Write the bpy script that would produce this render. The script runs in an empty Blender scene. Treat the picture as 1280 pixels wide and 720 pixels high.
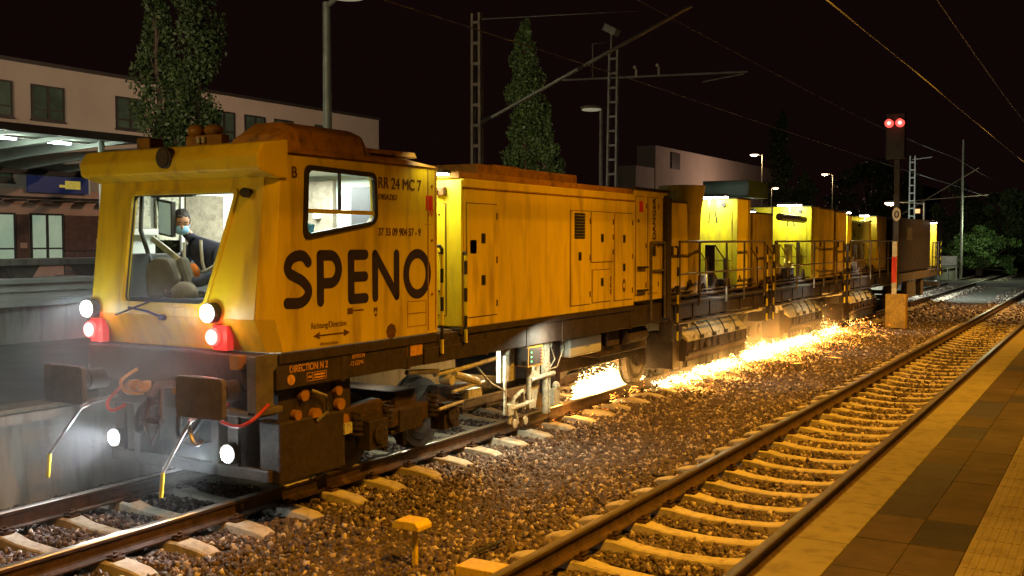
import bpy, math, random
import numpy as np
from mathutils import Vector, Matrix, Euler
random.seed(7); rng = np.random.default_rng(7)
C = bpy.context.scene.collection
SC = bpy.context.scene
# ------------------------------------------------------------ camera, world, light, exposure
cam = bpy.data.cameras.new('camera'); co = bpy.data.objects.new('camera', cam); C.objects.link(co)
cam.sensor_width = 36; cam.lens = 36*1290/1280; cam.clip_end = 2000; cam.clip_start = .05
co.location = (0, 0, 2.5); co.rotation_euler = (math.radians(90-2.66), 0, math.radians(30.5))
SC.camera = co
SC.view_settings.view_transform = 'Standard'; SC.view_settings.look = 'None'
SC.view_settings.exposure = 0; SC.view_settings.gamma = 1
SC.cycles.use_denoising = True
SC.cycles.sample_clamp_indirect = 3; SC.cycles.sample_clamp_direct = 0
SC.cycles.max_bounces = 6; SC.cycles.transparent_max_bounces = 10
SC.cycles.volume_bounces = 0
W = bpy.data.worlds.new('World'); SC.world = W; W.use_nodes = True
nt = W.node_tree; nt.nodes.clear()
o_ = nt.nodes.new('ShaderNodeOutputWorld'); sky = nt.nodes.new('ShaderNodeTexSky'); sky.sky_type = 'NISHITA'
sky.sun_disc = False; sky.sun_elevation = math.radians(-6); sky.sun_rotation = math.radians(200)
b1 = nt.nodes.new('ShaderNodeBackground'); b1.inputs[1].default_value = .02; nt.links.new(sky.outputs[0], b1.inputs[0])
b2 = nt.nodes.new('ShaderNodeBackground'); b2.inputs[0].default_value = (.0075, .0026, .0026, 1); b2.inputs[1].default_value = .62   # town glow
ad = nt.nodes.new('ShaderNodeAddShader'); nt.links.new(b1.outputs[0], ad.inputs[0]); nt.links.new(b2.outputs[0], ad.inputs[1]); nt.links.new(ad.outputs[0], o_.inputs[0])

SODIUM = (1, .42, .022); WARM = (1, .66, .30); WHITE = (.95, 1, .9); COOL = (.8, .97, 1); GREENW = (.95, 1, .55)
def light(kind, loc, power, col, size=.1, target=None, name='lamp_and_fill_light', spot=80, blend=.5, sizey=None):
    l = bpy.data.lights.new(name, kind); l.energy = power; l.color = col
    if kind == 'AREA':
        l.size = size
        if sizey: l.shape = 'RECTANGLE'; l.size_y = sizey
    else: l.shadow_soft_size = size
    if kind == 'SPOT': l.spot_size = math.radians(spot); l.spot_blend = blend
    o = bpy.data.objects.new(name, l); C.objects.link(o); o.location = loc
    if target is not None:
        d = Vector(target)-Vector(loc); o.rotation_euler = d.to_track_quat('-Z', 'Y').to_euler()
    return o

# ------------------------------------------------------------ materials
M = {}
def mat(name, col, rough=.6, metal=0, var=.25, vscale=3., bump=0, bscale=40., col2=None, spec=.4, emis=None, estr=0, streak=False, dirt=None, dirtamt=.5):
    m = bpy.data.materials.new(name); m.use_nodes = True; n = m.node_tree; P = n.nodes['Principled BSDF']
    P.inputs['Roughness'].default_value = rough; P.inputs['Metallic'].default_value = metal
    P.inputs['Specular IOR Level'].default_value = spec
    g = n.nodes.new('ShaderNodeNewGeometry')
    src = g.outputs['Position']
    if streak:
        mp = n.nodes.new('ShaderNodeMapping'); mp.inputs['Scale'].default_value = (1, 1, .18); n.links.new(src, mp.inputs[0]); src = mp.outputs[0]
    nz = n.nodes.new('ShaderNodeTexNoise'); nz.inputs['Scale'].default_value = vscale; nz.inputs['Detail'].default_value = 6; nz.inputs['Roughness'].default_value = .65
    n.links.new(src, nz.inputs['Vector'])
    c2 = col2 or tuple(max(0, c*(1-var*1.6)) for c in col[:3])
    r = n.nodes.new('ShaderNodeValToRGB'); r.color_ramp.elements[0].position = .32; r.color_ramp.elements[1].position = .68
    r.color_ramp.elements[0].color = (*c2, 1); r.color_ramp.elements[1].color = (*col[:3], 1)
    n.links.new(nz.outputs[0], r.inputs[0]); out = r.outputs[0]
    if dirt:
        nd = n.nodes.new('ShaderNodeTexNoise'); nd.inputs['Scale'].default_value = vscale*4.3; nd.inputs['Detail'].default_value = 8; n.links.new(src, nd.inputs['Vector'])
        rd = n.nodes.new('ShaderNodeValToRGB'); rd.color_ramp.elements[0].position = .5; rd.color_ramp.elements[1].position = .72
        rd.color_ramp.elements[0].color = (0, 0, 0, 1); rd.color_ramp.elements[1].color = (dirtamt,)*3+(1,)
        n.links.new(nd.outputs[0], rd.inputs[0])
        mx = n.nodes.new('ShaderNodeMixRGB'); mx.inputs[2].default_value = (*dirt, 1); n.links.new(rd.outputs[0], mx.inputs[0]); n.links.new(out, mx.inputs[1]); out = mx.outputs[0]
    n.links.new(out, P.inputs['Base Color'])
    mr = n.nodes.new('ShaderNodeMapRange'); mr.inputs['To Min'].default_value = min(1, rough*1.25); mr.inputs['To Max'].default_value = rough*.8
    n.links.new(nz.outputs[0], mr.inputs[0]); n.links.new(mr.outputs[0], P.inputs['Roughness'])
    if bump:
        nb = n.nodes.new('ShaderNodeTexNoise'); nb.inputs['Scale'].default_value = bscale; nb.inputs['Detail'].default_value = 5; n.links.new(g.outputs['Position'], nb.inputs['Vector'])
        bp = n.nodes.new('ShaderNodeBump'); bp.inputs['Strength'].default_value = bump; bp.inputs['Distance'].default_value = .02
        n.links.new(nb.outputs[0], bp.inputs['Height']); n.links.new(bp.outputs[0], P.inputs['Normal'])
    if emis: P.inputs['Emission Color'].default_value = (*emis, 1); P.inputs['Emission Strength'].default_value = estr
    M[name] = m; return m
mat('yellow', (.74, .55, .012), .42, var=.17, vscale=1.4, bump=.05, bscale=5, streak=True, dirt=(.20, .12, .04), dirtamt=.6)
mat('lemon', (.80, .68, .02), .42, var=.08, vscale=1.6, streak=True, dirt=(.22, .17, .05), dirtamt=.55)  # end wall yellow with white lamp light put into the colour; also handrail yellow
mat('roofpaint', (.42, .20, .02), .6, var=.3, vscale=2.2, bump=.06, bscale=14, dirt=(.10, .05, .02), dirtamt=.8)
mat('darkbrown', (.042, .030, .024), .6, var=.35, vscale=5, bump=.15, bscale=25, dirt=(.075, .042, .025), dirtamt=.6)
mat('rustdark', (.055, .034, .024), .75, var=.4, vscale=6, bump=.3, bscale=30, dirt=(.12, .055, .025), dirtamt=.6)
mat('greyboard', (.15, .125, .10), .7, var=.3, vscale=4, bump=.1, bscale=20, dirt=(.07, .05, .04), dirtamt=.7)
mat('seam', (.16, .08, .02), .7)
mat('black', (.02, .018, .018), .5, var=.3)
mat('rubber', (.03, .03, .03), .75)
mat('navy', (.028, .018, .06), .5, var=.15)
mat('lettering', (.14, .06, .012), .6, var=.35, vscale=20)
mat('stencil', (.75, .38, .05), .6, var=.3, vscale=20)
mat('red', (.6, .03, .02), .45, var=.2)
mat('redhose', (.55, .05, .03), .5, var=.2)
mat('steel', (.45, .43, .40), .35, metal=.8, var=.3, vscale=8)
mat('castiron', (.11, .085, .065), .6, metal=.3, var=.4, vscale=8, bump=.1)
mat('cream', (.66, .64, .50), .5, var=.25, vscale=6, dirt=(.12, .10, .06), dirtamt=.8)
mat('railtop', (.62, .58, .52), .33, metal=.9, var=.2, vscale=5)
mat('railside', (.085, .045, .025), .7, var=.4, vscale=9, bump=.2, bscale=50)
mat('concrete', (.56, .50, .40), .85, var=.18, vscale=3, bump=.25, bscale=60, dirt=(.16, .11, .07), dirtamt=.6)
mat('edgestone', (.20, .18, .12), .8, var=.12, vscale=2.2, bump=.12, bscale=90, dirt=(.09, .07, .05), dirtamt=.7)
mat('darktile', (.065, .046, .038), .75, var=.3, vscale=1.6, bump=.15, bscale=80, dirt=(.03, .025, .022), dirtamt=.7)
mat('tactile', (.20, .175, .14), .75, var=.2, vscale=2, bump=.1, bscale=70, dirt=(.09, .07, .05), dirtamt=.6)
mat('wallconc', (.40, .37, .31), .85, var=.25, vscale=1.4, bump=.2, bscale=25, streak=True, dirt=(.12, .10, .07), dirtamt=.7)
mat('greypanel', (.62, .63, .58), .6, var=.15, vscale=1.5)
mat('render', (.44, .38, .32), .9, var=.10, vscale=.5, bump=.05, bscale=30)
mat('renderlow', (.58, .36, .28), .9, var=.12, vscale=.6, bump=.05, bscale=30)
mat('brick', (.16, .08, .06), .85, var=.3, vscale=3)
mat('frame', (.03, .025, .022), .5)
mat('windowglass', (.10, .16, .12), .12, var=.4, vscale=.7, spec=.6)
mat('litwindow', (.5, .6, .5), .3, var=.2, vscale=1.2, emis=(.60, .85, .60), estr=.26)
mat('canopysteel', (.36, .40, .37), .6, var=.15, vscale=1)
mat('bluepanel', (.03, .04, .13), .4, var=.3, emis=(.1, .14, .5), estr=.05)
mat('posteryellow', (.7, .5, .05), .4, var=.5, vscale=6, emis=(.8, .6, .1), estr=.4)
mat('galv', (.33, .34, .31), .55, metal=.3, var=.25, vscale=3)
mat('mastbrown', (.25, .19, .15), .7, var=.3, vscale=3)
mat('bark', (.09, .06, .04), .9, var=.4, vscale=8, bump=.5, bscale=20)
mat('leaf', (.055, .085, .022), .6, var=.45, vscale=2.2, col2=(.02, .035, .012))
mat('leafbright', (.075, .13, .03), .6, var=.45, vscale=1.5, col2=(.03, .06, .015))
mat('stone', (.52, .44, .38), .68, var=.55, vscale=13, col2=(.085, .06, .055), bump=.2, bscale=60, spec=.5)
mat('ground', (.075, .055, .042), .9, var=.4, vscale=2, bump=.9, bscale=22, dirt=(.16, .13, .11), dirtamt=.9)
mat('asphalt', (.10, .10, .09), .85, var=.25, vscale=1.2, bump=.3, bscale=60)
mat('white', (.8, .8, .76), .45, var=.06)
mat('interior', (.72, .78, .74), .5, var=.08, vscale=3)
mat('blind', (.24, .20, .15), .7, var=.3, vscale=12)
mat('orangecloth', (.8, .22, .03), .8, var=.2, vscale=9)
mat('bluecloth', (.05, .22, .55), .8, var=.2, vscale=9)
mat('seatcloth', (.15, .14, .115), .85, var=.25, vscale=5)
mat('desk', (.05, .05, .055), .5)
mat('screen', (.25, .32, .28), .3, emis=(.45, .6, .5), estr=.35)
mat('skin', (.55, .30, .19), .5, var=.12, vscale=14)
mat('hair', (.02, .015, .012), .6)
mat('jacket', (.025, .03, .06), .8, var=.3, vscale=10)
mat('reflective', (.5, .48, .42), .5, var=.1)
mat('mask', (.30, .62, 1.0), .7, var=.08)
mat('amber', (.42, .20, .03), .35, var=.3)
mat('signyellow', (.80, .60, .04), .45, var=.12, vscale=8, dirt=(.35, .2, .05), dirtamt=.5)
mat('cabinetpaint', (.50, .31, .03), .55, var=.3, vscale=3, dirt=(.15, .08, .03), dirtamt=.7)
mat('lampwhite', (1, 1, 1), .3, emis=(.92, 1, 1), estr=60)
mat('headwhite', (1, 1, 1), .3, emis=(.95, 1, 1), estr=90)
mat('lampred', (.9, .1, .1), .3, emis=(1, .10, .08), estr=1.3)
mat('lampredcore', (.9, .3, .3), .3, emis=(1, .50, .46), estr=1.9)
mat('redlens', (.75, .05, .03), .3, emis=(1, .05, .05), estr=.35)
mat('tube', (1, 1, 1), .3, emis=(.78, .78, 1), estr=7)
mat('streetglow', (1, 1, 1), .3, emis=(1, .60, .36), estr=7)
mat('work', (1, 1, 1), .3, emis=(1, 1, .86), estr=40)
mat('ledgreen', (.1, 1, .2), .3, emis=(.1, 1, .2), estr=5)
mat('ledred', (1, .1, .1), .3, emis=(1, .12, .05), estr=5)
mat('farwindow', (1, .6, .3), .3, emis=(1, .5, .2), estr=1.6)
mat('dimlens', (.6, .6, .45), .3, emis=(1, .9, .6), estr=.22)  # lens of the unlit lamps, a faint glow put into it
mat('farbuilding', (.38, .33, .30), .9, var=.1, vscale=.2)
mat('greentank', (.05, .09, .07), .5, var=.3)
mat('exhaust', (.50, .38, .05), .5, var=.3, streak=True, dirt=(.12, .07, .03), dirtamt=.8)
def emit(name, col, s):
    m = bpy.data.materials.new(name); m.use_nodes = True; n = m.node_tree; n.nodes.clear()
    e = n.nodes.new('ShaderNodeEmission'); e.inputs[0].default_value = (*col, 1); e.inputs[1].default_value = s
    o = n.nodes.new('ShaderNodeOutputMaterial'); n.links.new(e.outputs[0], o.inputs[0]); M[name] = m
emit('sparkhot', (1, .64, .22), 20); emit('sparkorange', (1, .38, .05), 7); emit('sparkred', (1, .22, .03), 2.5)
m = bpy.data.materials.new('glass'); m.use_nodes = True; n = m.node_tree; n.nodes.clear()
a = n.nodes.new('ShaderNodeBsdfTransparent'); a.inputs[0].default_value = (.93, .97, .95, 1); b = n.nodes.new('ShaderNodeBsdfGlossy'); b.inputs[1].default_value = .04
fr = n.nodes.new('ShaderNodeFresnel'); fr.inputs[0].default_value = 1.45; mx = n.nodes.new('ShaderNodeMixShader'); o = n.nodes.new('ShaderNodeOutputMaterial')
n.links.new(fr.outputs[0], mx.inputs[0]); n.links.new(a.outputs[0], mx.inputs[1]); n.links.new(b.outputs[0], mx.inputs[2]); n.links.new(mx.outputs[0], o.inputs[0]); M['glass'] = m
m = M['stone']; n = m.node_tree; P = n.nodes['Principled BSDF']; g = n.nodes.new('ShaderNodeNewGeometry'); r = n.nodes.new('ShaderNodeValToRGB')
cr = r.color_ramp; cr.elements[0].position = 0; cr.elements[0].color = (.035, .022, .02, 1); cr.elements[1].position = 1; cr.elements[1].color = (.58, .50, .43, 1)
for p_, c_ in ((.40, (.05, .029, .026, 1)), (.76, (.115, .072, .056, 1)), (.90, (.32, .25, .20, 1))): e_ = cr.elements.new(p_); e_.color = c_
n.links.new(g.outputs['Random Per Island'], r.inputs[0])
src = P.inputs['Base Color'].links[0].from_socket; mx = n.nodes.new('ShaderNodeMixRGB'); mx.blend_type = 'MIX'; mx.inputs[0].default_value = .12
n.links.new(r.outputs[0], mx.inputs[1]); n.links.new(src, mx.inputs[2]); n.links.new(mx.outputs[0], P.inputs['Base Color'])
# platform edge stones carry joint lines every metre
def joints(name, axis, step, width=.012, dark=.35, phase=0.):
    m = M[name]; n = m.node_tree; P = n.nodes['Principled BSDF']; src = P.inputs['Base Color'].links[0].from_socket
    g = n.nodes.new('ShaderNodeNewGeometry'); s = n.nodes.new('ShaderNodeSeparateXYZ'); n.links.new(g.outputs['Position'], s.inputs[0])
    def mth(op, a, b):
        q = n.nodes.new('ShaderNodeMath'); q.operation = op
        for i, z in enumerate((a, b)):
            if isinstance(z, (int, float)): q.inputs[i].default_value = z
            else: n.links.new(z, q.inputs[i])
        return q.outputs[0]
    v = mth('FRACT', mth('DIVIDE', mth('ADD', s.outputs[axis], phase+100*step), step), 0)
    l = mth('LESS_THAN', v, width/step)
    x = n.nodes.new('ShaderNodeMixRGB'); x.blend_type = 'MULTIPLY'; x.inputs[2].default_value = (dark, dark, dark, 1)
    n.links.new(l, x.inputs[0]); n.links.new(src, x.inputs[1]); n.links.new(x.outputs[0], P.inputs['Base Color'])
joints('edgestone', 1, 1.0)

# ------------------------------------------------------------ mesh helpers
OFF = {}
def off(o): return OFF.get(o.name, Vector((0, 0, 0))) if o else Vector((0, 0, 0))
class MB:
    def __init__(s): s.v = []; s.f = []; s.m = []
    def add(s, vs, fs, m=0):
        b = len(s.v); s.v += [tuple(p) for p in vs]; s.f += [tuple(b+i for i in q) for q in fs]; s.m += [m]*len(fs); return s
    def box(s, x0, x1, y0, y1, z0, z1, m=0):
        if x0 > x1: x0, x1 = x1, x0
        if y0 > y1: y0, y1 = y1, y0
        if z0 > z1: z0, z1 = z1, z0
        return s.add([(x0,y0,z0),(x1,y0,z0),(x1,y1,z0),(x0,y1,z0),(x0,y0,z1),(x1,y0,z1),(x1,y1,z1),(x0,y1,z1)],
                     [(0,3,2,1),(4,5,6,7),(0,1,5,4),(1,2,6,5),(2,3,7,6),(3,0,4,7)], m)
    def obox(s, c, size, rot, m=0):
        R = Euler(rot).to_matrix(); c = Vector(c); hx, hy, hz = [q/2 for q in size]
        vs = [c+R@Vector(p) for p in [(-hx,-hy,-hz),(hx,-hy,-hz),(hx,hy,-hz),(-hx,hy,-hz),(-hx,-hy,hz),(hx,-hy,hz),(hx,hy,hz),(-hx,hy,hz)]]
        return s.add(vs, [(0,3,2,1),(4,5,6,7),(0,1,5,4),(1,2,6,5),(2,3,7,6),(3,0,4,7)], m)
    def cyl(s, p0, p1, r, n=12, m=0, r2=None):
        p0, p1 = Vector(p0), Vector(p1); r2 = r if r2 is None else r2
        q = (p1-p0).to_track_quat('Z', 'Y'); vs = []
        for c, rr in ((p0, r), (p1, r2)):
            for i in range(n):
                a = 2*math.pi*i/n; vs.append(c+q@Vector((rr*math.cos(a), rr*math.sin(a), 0)))
        fs = [(i, (i+1) % n, n+(i+1) % n, n+i) for i in range(n)]+[tuple(range(n-1, -1, -1)), tuple(range(n, 2*n))]
        return s.add(vs, fs, m)
    def tube(s, pts, r, n=8, m=0, rs=None, up0=None):
        pts = [Vector(p) for p in pts]; vs = []; N = len(pts); up = Vector(up0) if up0 else None
        for k, p in enumerate(pts):
            d = (pts[min(k+1, N-1)]-pts[max(k-1, 0)]).normalized()
            if up is None: up = Vector((0, 0, 1)) if abs(d.z) < .9 else Vector((1, 0, 0))
            a = d.cross(up)
            if a.length < 1e-4: a = d.cross(Vector((1, 0, 0)))
            a.normalize(); b = d.cross(a); up = -b if False else up
            rr = rs[k] if rs else r
            for i in range(n):
                t = 2*math.pi*i/n; vs.append(p+a*(rr*math.cos(t))+b*(rr*math.sin(t)))
        fs = [(k*n+i, k*n+(i+1) % n, (k+1)*n+(i+1) % n, (k+1)*n+i) for k in range(N-1) for i in range(n)]
        fs += [tuple(range(n-1, -1, -1)), tuple(range((N-1)*n, N*n))]
        return s.add(vs, fs, m)
    def prism(s, poly, ax, a, b, m=0):
        n = len(poly)
        def P(p, t): return {'x': (t, p[0], p[1]), 'y': (p[0], t, p[1]), 'z': (p[0], p[1], t)}[ax]
        vs = [P(p, a) for p in poly]+[P(p, b) for p in poly]
        fs = [(i, (i+1) % n, n+(i+1) % n, n+i) for i in range(n)]+[tuple(range(n-1, -1, -1)), tuple(range(n, 2*n))]
        return s.add(vs, fs, m)
    def quad(s, a, b, c, d, m=0): return s.add([a, b, c, d], [(0, 1, 2, 3)], m)
    def ball(s, c, r, m=0, nu=12, nv=8, sc=(1, 1, 1)):
        vs = [(c[0], c[1], c[2]-r*sc[2])]
        for j in range(1, nv):
            t = math.pi*j/nv-math.pi/2
            for i in range(nu):
                p = 2*math.pi*i/nu; vs.append((c[0]+r*sc[0]*math.cos(t)*math.cos(p), c[1]+r*sc[1]*math.cos(t)*math.sin(p), c[2]+r*sc[2]*math.sin(t)))
        vs.append((c[0], c[1], c[2]+r*sc[2])); fs = [(0, 1+(i+1) % nu, 1+i) for i in range(nu)]
        for j in range(nv-2): fs += [(1+j*nu+i, 1+j*nu+(i+1) % nu, 1+(j+1)*nu+(i+1) % nu, 1+(j+1)*nu+i) for i in range(nu)]
        L = len(vs)-1; fs += [(L, 1+(nv-2)*nu+i, 1+(nv-2)*nu+(i+1) % nu) for i in range(nu)]
        return s.add(vs, fs, m)
    def build(s, name, mats, parent=None, bevel=0, smooth=False, fix=True):
        me = bpy.data.meshes.new(name); of = off(parent)
        me.from_pydata([(p[0]-of.x, p[1]-of.y, p[2]-of.z) for p in s.v], [], s.f)
        if isinstance(mats, str): mats = [mats]
        for q in mats: me.materials.append(M[q])
        if len(mats) > 1: me.polygons.foreach_set('material_index', s.m)
        if fix:
            import bmesh
            bm = bmesh.new(); bm.from_mesh(me); bmesh.ops.recalc_face_normals(bm, faces=bm.faces); bm.to_mesh(me); bm.free()
        if smooth:
            me.polygons.foreach_set('use_smooth', [True]*len(me.polygons))
            try: me.set_sharp_from_angle(angle=math.radians(40))
            except Exception: pass
        o = bpy.data.objects.new(name, me); C.objects.link(o)
        if parent: o.parent = parent
        OFF[o.name] = of
        if bevel:
            b = o.modifiers.new('bevel', 'BEVEL'); b.width = bevel; b.segments = 2; b.limit_method = 'ANGLE'; b.angle_limit = math.radians(35)
        return o
def tag(o, label=None, cat=None, group=None, kind=None):
    if label: o['label'] = label
    if cat: o['category'] = cat
    if group: o['group'] = group
    if kind: o['kind'] = kind
    return o
def thing(name, loc, label, cat, group=None):
    o = bpy.data.objects.new(name, None); C.objects.link(o); o.location = loc; o.empty_display_size = .2
    OFF[o.name] = Vector(loc); return tag(o, label, cat, group)
def copy_tree(o, parent=None):
    c = o.copy(); C.objects.link(c); c.parent = parent
    for ch in list(o.children): copy_tree(ch, c)
    return c
def plate(name, outline, holes, th, mtx, m, parent, bevel=0):
    """flat plate with holes: 2D curve filled and extruded, mapped by mtx (local z = thickness)"""
    cu = bpy.data.curves.new('c', 'CURVE'); cu.dimensions = '2D'; cu.fill_mode = 'BOTH'; cu.extrude = th/2; cu.bevel_depth = bevel
    for poly in [outline]+holes:
        sp = cu.splines.new('POLY'); sp.points.add(len(poly)-1)
        for i, p in enumerate(poly): sp.points[i].co = (p[0], p[1], 0, 1)
        sp.use_cyclic_u = True
    t = bpy.data.objects.new('t', cu); C.objects.link(t)
    me = bpy.data.meshes.new_from_object(t); bpy.data.objects.remove(t); bpy.data.curves.remove(cu)
    me.transform(Matrix.Translation(-off(parent))@mtx); me.name = name; me.materials.clear(); me.materials.append(M[m])
    o = bpy.data.objects.new(name, me); C.objects.link(o); o.parent = parent; OFF[o.name] = off(parent); return o
def rounded(poly, r, k=4):
    out = []; n = len(poly)
    for i in range(n):
        p = Vector(poly[i]); a = Vector(poly[i-1]); b = Vector(poly[(i+1) % n])
        u = (a-p).normalized(); v = (b-p).normalized(); rr = min(r, (a-p).length*.45, (b-p).length*.45)
        s, e = p+u*rr, p+v*rr
        for j in range(k+1):
            t = j/k; q = s*(1-t)**2+p*2*t*(1-t)+e*t*t; out.append((q.x, q.y))
    return out
# matrices: XSIDE maps (u,v)->(X=const, Y=u, Z=v), normal +X ; YFRONT maps (u,v)->(X=u, Y=const, Z=v)
def XSIDE(x): return Matrix(((0, 0, 1, x), (1, 0, 0, 0), (0, 1, 0, 0), (0, 0, 0, 1)))
def YFRONT(y): return Matrix(((1, 0, 0, 0), (0, 0, -1, y), (0, 1, 0, 0), (0, 0, 0, 1)))
def text(name, s, mtx, size, m, parent, th=.003, bold=0., sx=1., align='LEFT', space=1.):
    cu = bpy.data.curves.new('t', 'FONT'); cu.body = s; cu.size = size; cu.extrude = th; cu.align_x = align; cu.space_character = space
    t = bpy.data.objects.new('t', cu); C.objects.link(t); me = bpy.data.meshes.new_from_object(t)
    bpy.data.objects.remove(t); bpy.data.curves.remove(cu)
    if bold:
        import bmesh
        bm = bmesh.new(); bm.from_mesh(me); src = list(bm.faces)
        for k, (dx, dy) in enumerate(((bold, 0), (0, bold), (bold, bold))):
            g = bmesh.ops.duplicate(bm, geom=src); vs = [e for e in g['geom'] if isinstance(e, bmesh.types.BMVert)]
            bmesh.ops.translate(bm, vec=(dx, dy, .0004*(k+1)), verts=vs)
        bm.to_mesh(me); bm.free()
    me.transform(Matrix.Translation(-off(parent))@mtx@Matrix.Diagonal((sx, 1, 1, 1))); me.materials.clear(); me.materials.append(M[m]); me.name = name
    o = bpy.data.objects.new(name, me); C.objects.link(o); o.parent = parent; OFF[o.name] = off(parent); return o
def at_side(x, y, z): return Matrix.Translation((x, y, z))@Matrix(((0, 0, 1, 0), (1, 0, 0, 0), (0, 1, 0, 0), (0, 0, 0, 1)))
def at_front(x, y, z): return Matrix.Translation((x, y, z))@Matrix(((1, 0, 0, 0), (0, 0, -1, 0), (0, 1, 0, 0), (0, 0, 0, 1)))

# ------------------------------------------------------------ setting
XL, XR = -8.07, -3.22       # track centres
g = MB(); g.quad((-400, -60, -.30), (200, -60, -.30), (200, 900, -.30), (-400, 900, -.30))
tag(g.build('ground', 'ground', fix=False), kind='structure')
# ballast bed with shoulder
nx, ny = 60, 500; xs = np.linspace(-9.75, -1.95, nx); ys = np.concatenate([np.linspace(.5, 40, 400), np.linspace(40.5, 140, 100)])
X, Y = np.meshgrid(xs, ys, indexing='ij')
def bedz(x):
    z = np.full_like(x, -.265)
    mid = (x > -6.6) & (x < -4.75)
    z = np.where(mid, -.265-.06*np.sin((x+6.6)/1.85*np.pi), z)
    return z
Z = bedz(X)+rng.normal(0, .006, X.shape)
V = np.stack([X, Y, Z], -1).reshape(-1, 3); idx = np.arange(nx*ny).reshape(nx, ny)
Fq = np.stack([idx[:-1, :-1], idx[1:, :-1], idx[1:, 1:], idx[:-1, 1:]], -1).reshape(-1, 4)
me = bpy.data.meshes.new('ballast_bed'); me.from_pydata(V.tolist(), [], Fq.tolist()); me.materials.append(M['ground'])
o = bpy.data.objects.new('ballast_bed', me); C.objects.link(o); tag(o, kind='structure')
# stones
def mass(name, verts, faces, mats, mi=None, smooth=False):
    me = bpy.data.meshes.new(name); nv, nf = len(verts), len(faces); k = faces.shape[1]
    me.vertices.add(nv); me.vertices.foreach_set('co', verts.astype(np.float32).ravel())
    me.loops.add(nf*k); me.loops.foreach_set('vertex_index', faces.astype(np.int32).ravel())
    me.polygons.add(nf); me.polygons.foreach_set('loop_start', np.arange(0, nf*k, k, dtype=np.int32)); me.polygons.foreach_set('loop_total', np.full(nf, k, dtype=np.int32))
    for q in mats: me.materials.append(M[q])
    if mi is not None: me.polygons.foreach_set('material_index', mi.astype(np.int32))
    me.update(calc_edges=True); o = bpy.data.objects.new(name, me); C.objects.link(o); return o
IV = np.array([(-1,-1,-1),(1,-1,-1),(1,1,-1),(-1,1,-1),(-1,-1,1),(1,-1,1),(1,1,1),(-1,1,1)], float)*.62
IF = np.array([(0,2,1),(0,3,2),(4,5,6),(4,6,7),(0,1,5),(0,5,4),(1,2,6),(1,6,5),(2,3,7),(2,7,6),(3,0,4),(3,4,7)])
def rotm(n):
    q = rng.normal(size=(n, 4)); q /= np.linalg.norm(q, axis=1)[:, None]; w, x, y, z = q.T
    return np.stack([1-2*(y*y+z*z), 2*(x*y-z*w), 2*(x*z+y*w), 2*(x*y+z*w), 1-2*(x*x+z*z), 2*(y*z-x*w), 2*(x*z-y*w), 2*(y*z+x*w), 1-2*(x*x+y*y)], -1).reshape(n, 3, 3)
def stones(n, y0, y1, smin, smax, p=1.):
    y = y0+(y1-y0)*rng.random(n)**p; x = rng.uniform(-9.7, -1.95, n)
    s = rng.uniform(smin, smax, n)
    base = (IV[None]+rng.uniform(-.33, .33, (n, 8, 3)))*(np.array([1.2, .85, .62])*rng.uniform(.7, 1.3, (n, 3)))[:, None, :]
    v = np.einsum('nij,nkj->nki', rotm(n), base)*s[:, None, None]
    z = bedz(x)+s*rng.uniform(.15, .85, n)
    v += np.stack([x, y, z], -1)[:, None, :]
    # keep the sleeper tops and the rails clear
    def clear(xc, sp, ph, half=1.33):
        on = np.abs(x-xc) < half
        d = np.abs(((y-ph)/sp+.5) % 1-.5)*sp
        mid = np.abs(x-xc) < .45
        return ~(on & (d < np.where(mid, .13, .16)+s*.3))
    k = clear(XL, .69, 7.05) & clear(XR, .65, 7.70)
    for xr in (XL-.7535, XL+.7535, XR-.7535, XR+.7535): k &= ~(np.abs(x-xr) < .075)
    return v[k]
V = np.concatenate([stones(92000, 3.2, 17, .016, .038, 1.25), stones(52000, 16.5, 38, .026, .05, 1.3), stones(16000, 37, 80, .045, .08, 1.2)]); n_ = len(V)
F_ = (IF[None]+(np.arange(n_)*8)[:, None, None]).reshape(-1, 3)
tag(mass('ballast_stones', V.reshape(-1, 3), F_, ['stone']), 'brown and grey crushed ballast stones between and beside the tracks', 'ballast', kind='stuff')

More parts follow.
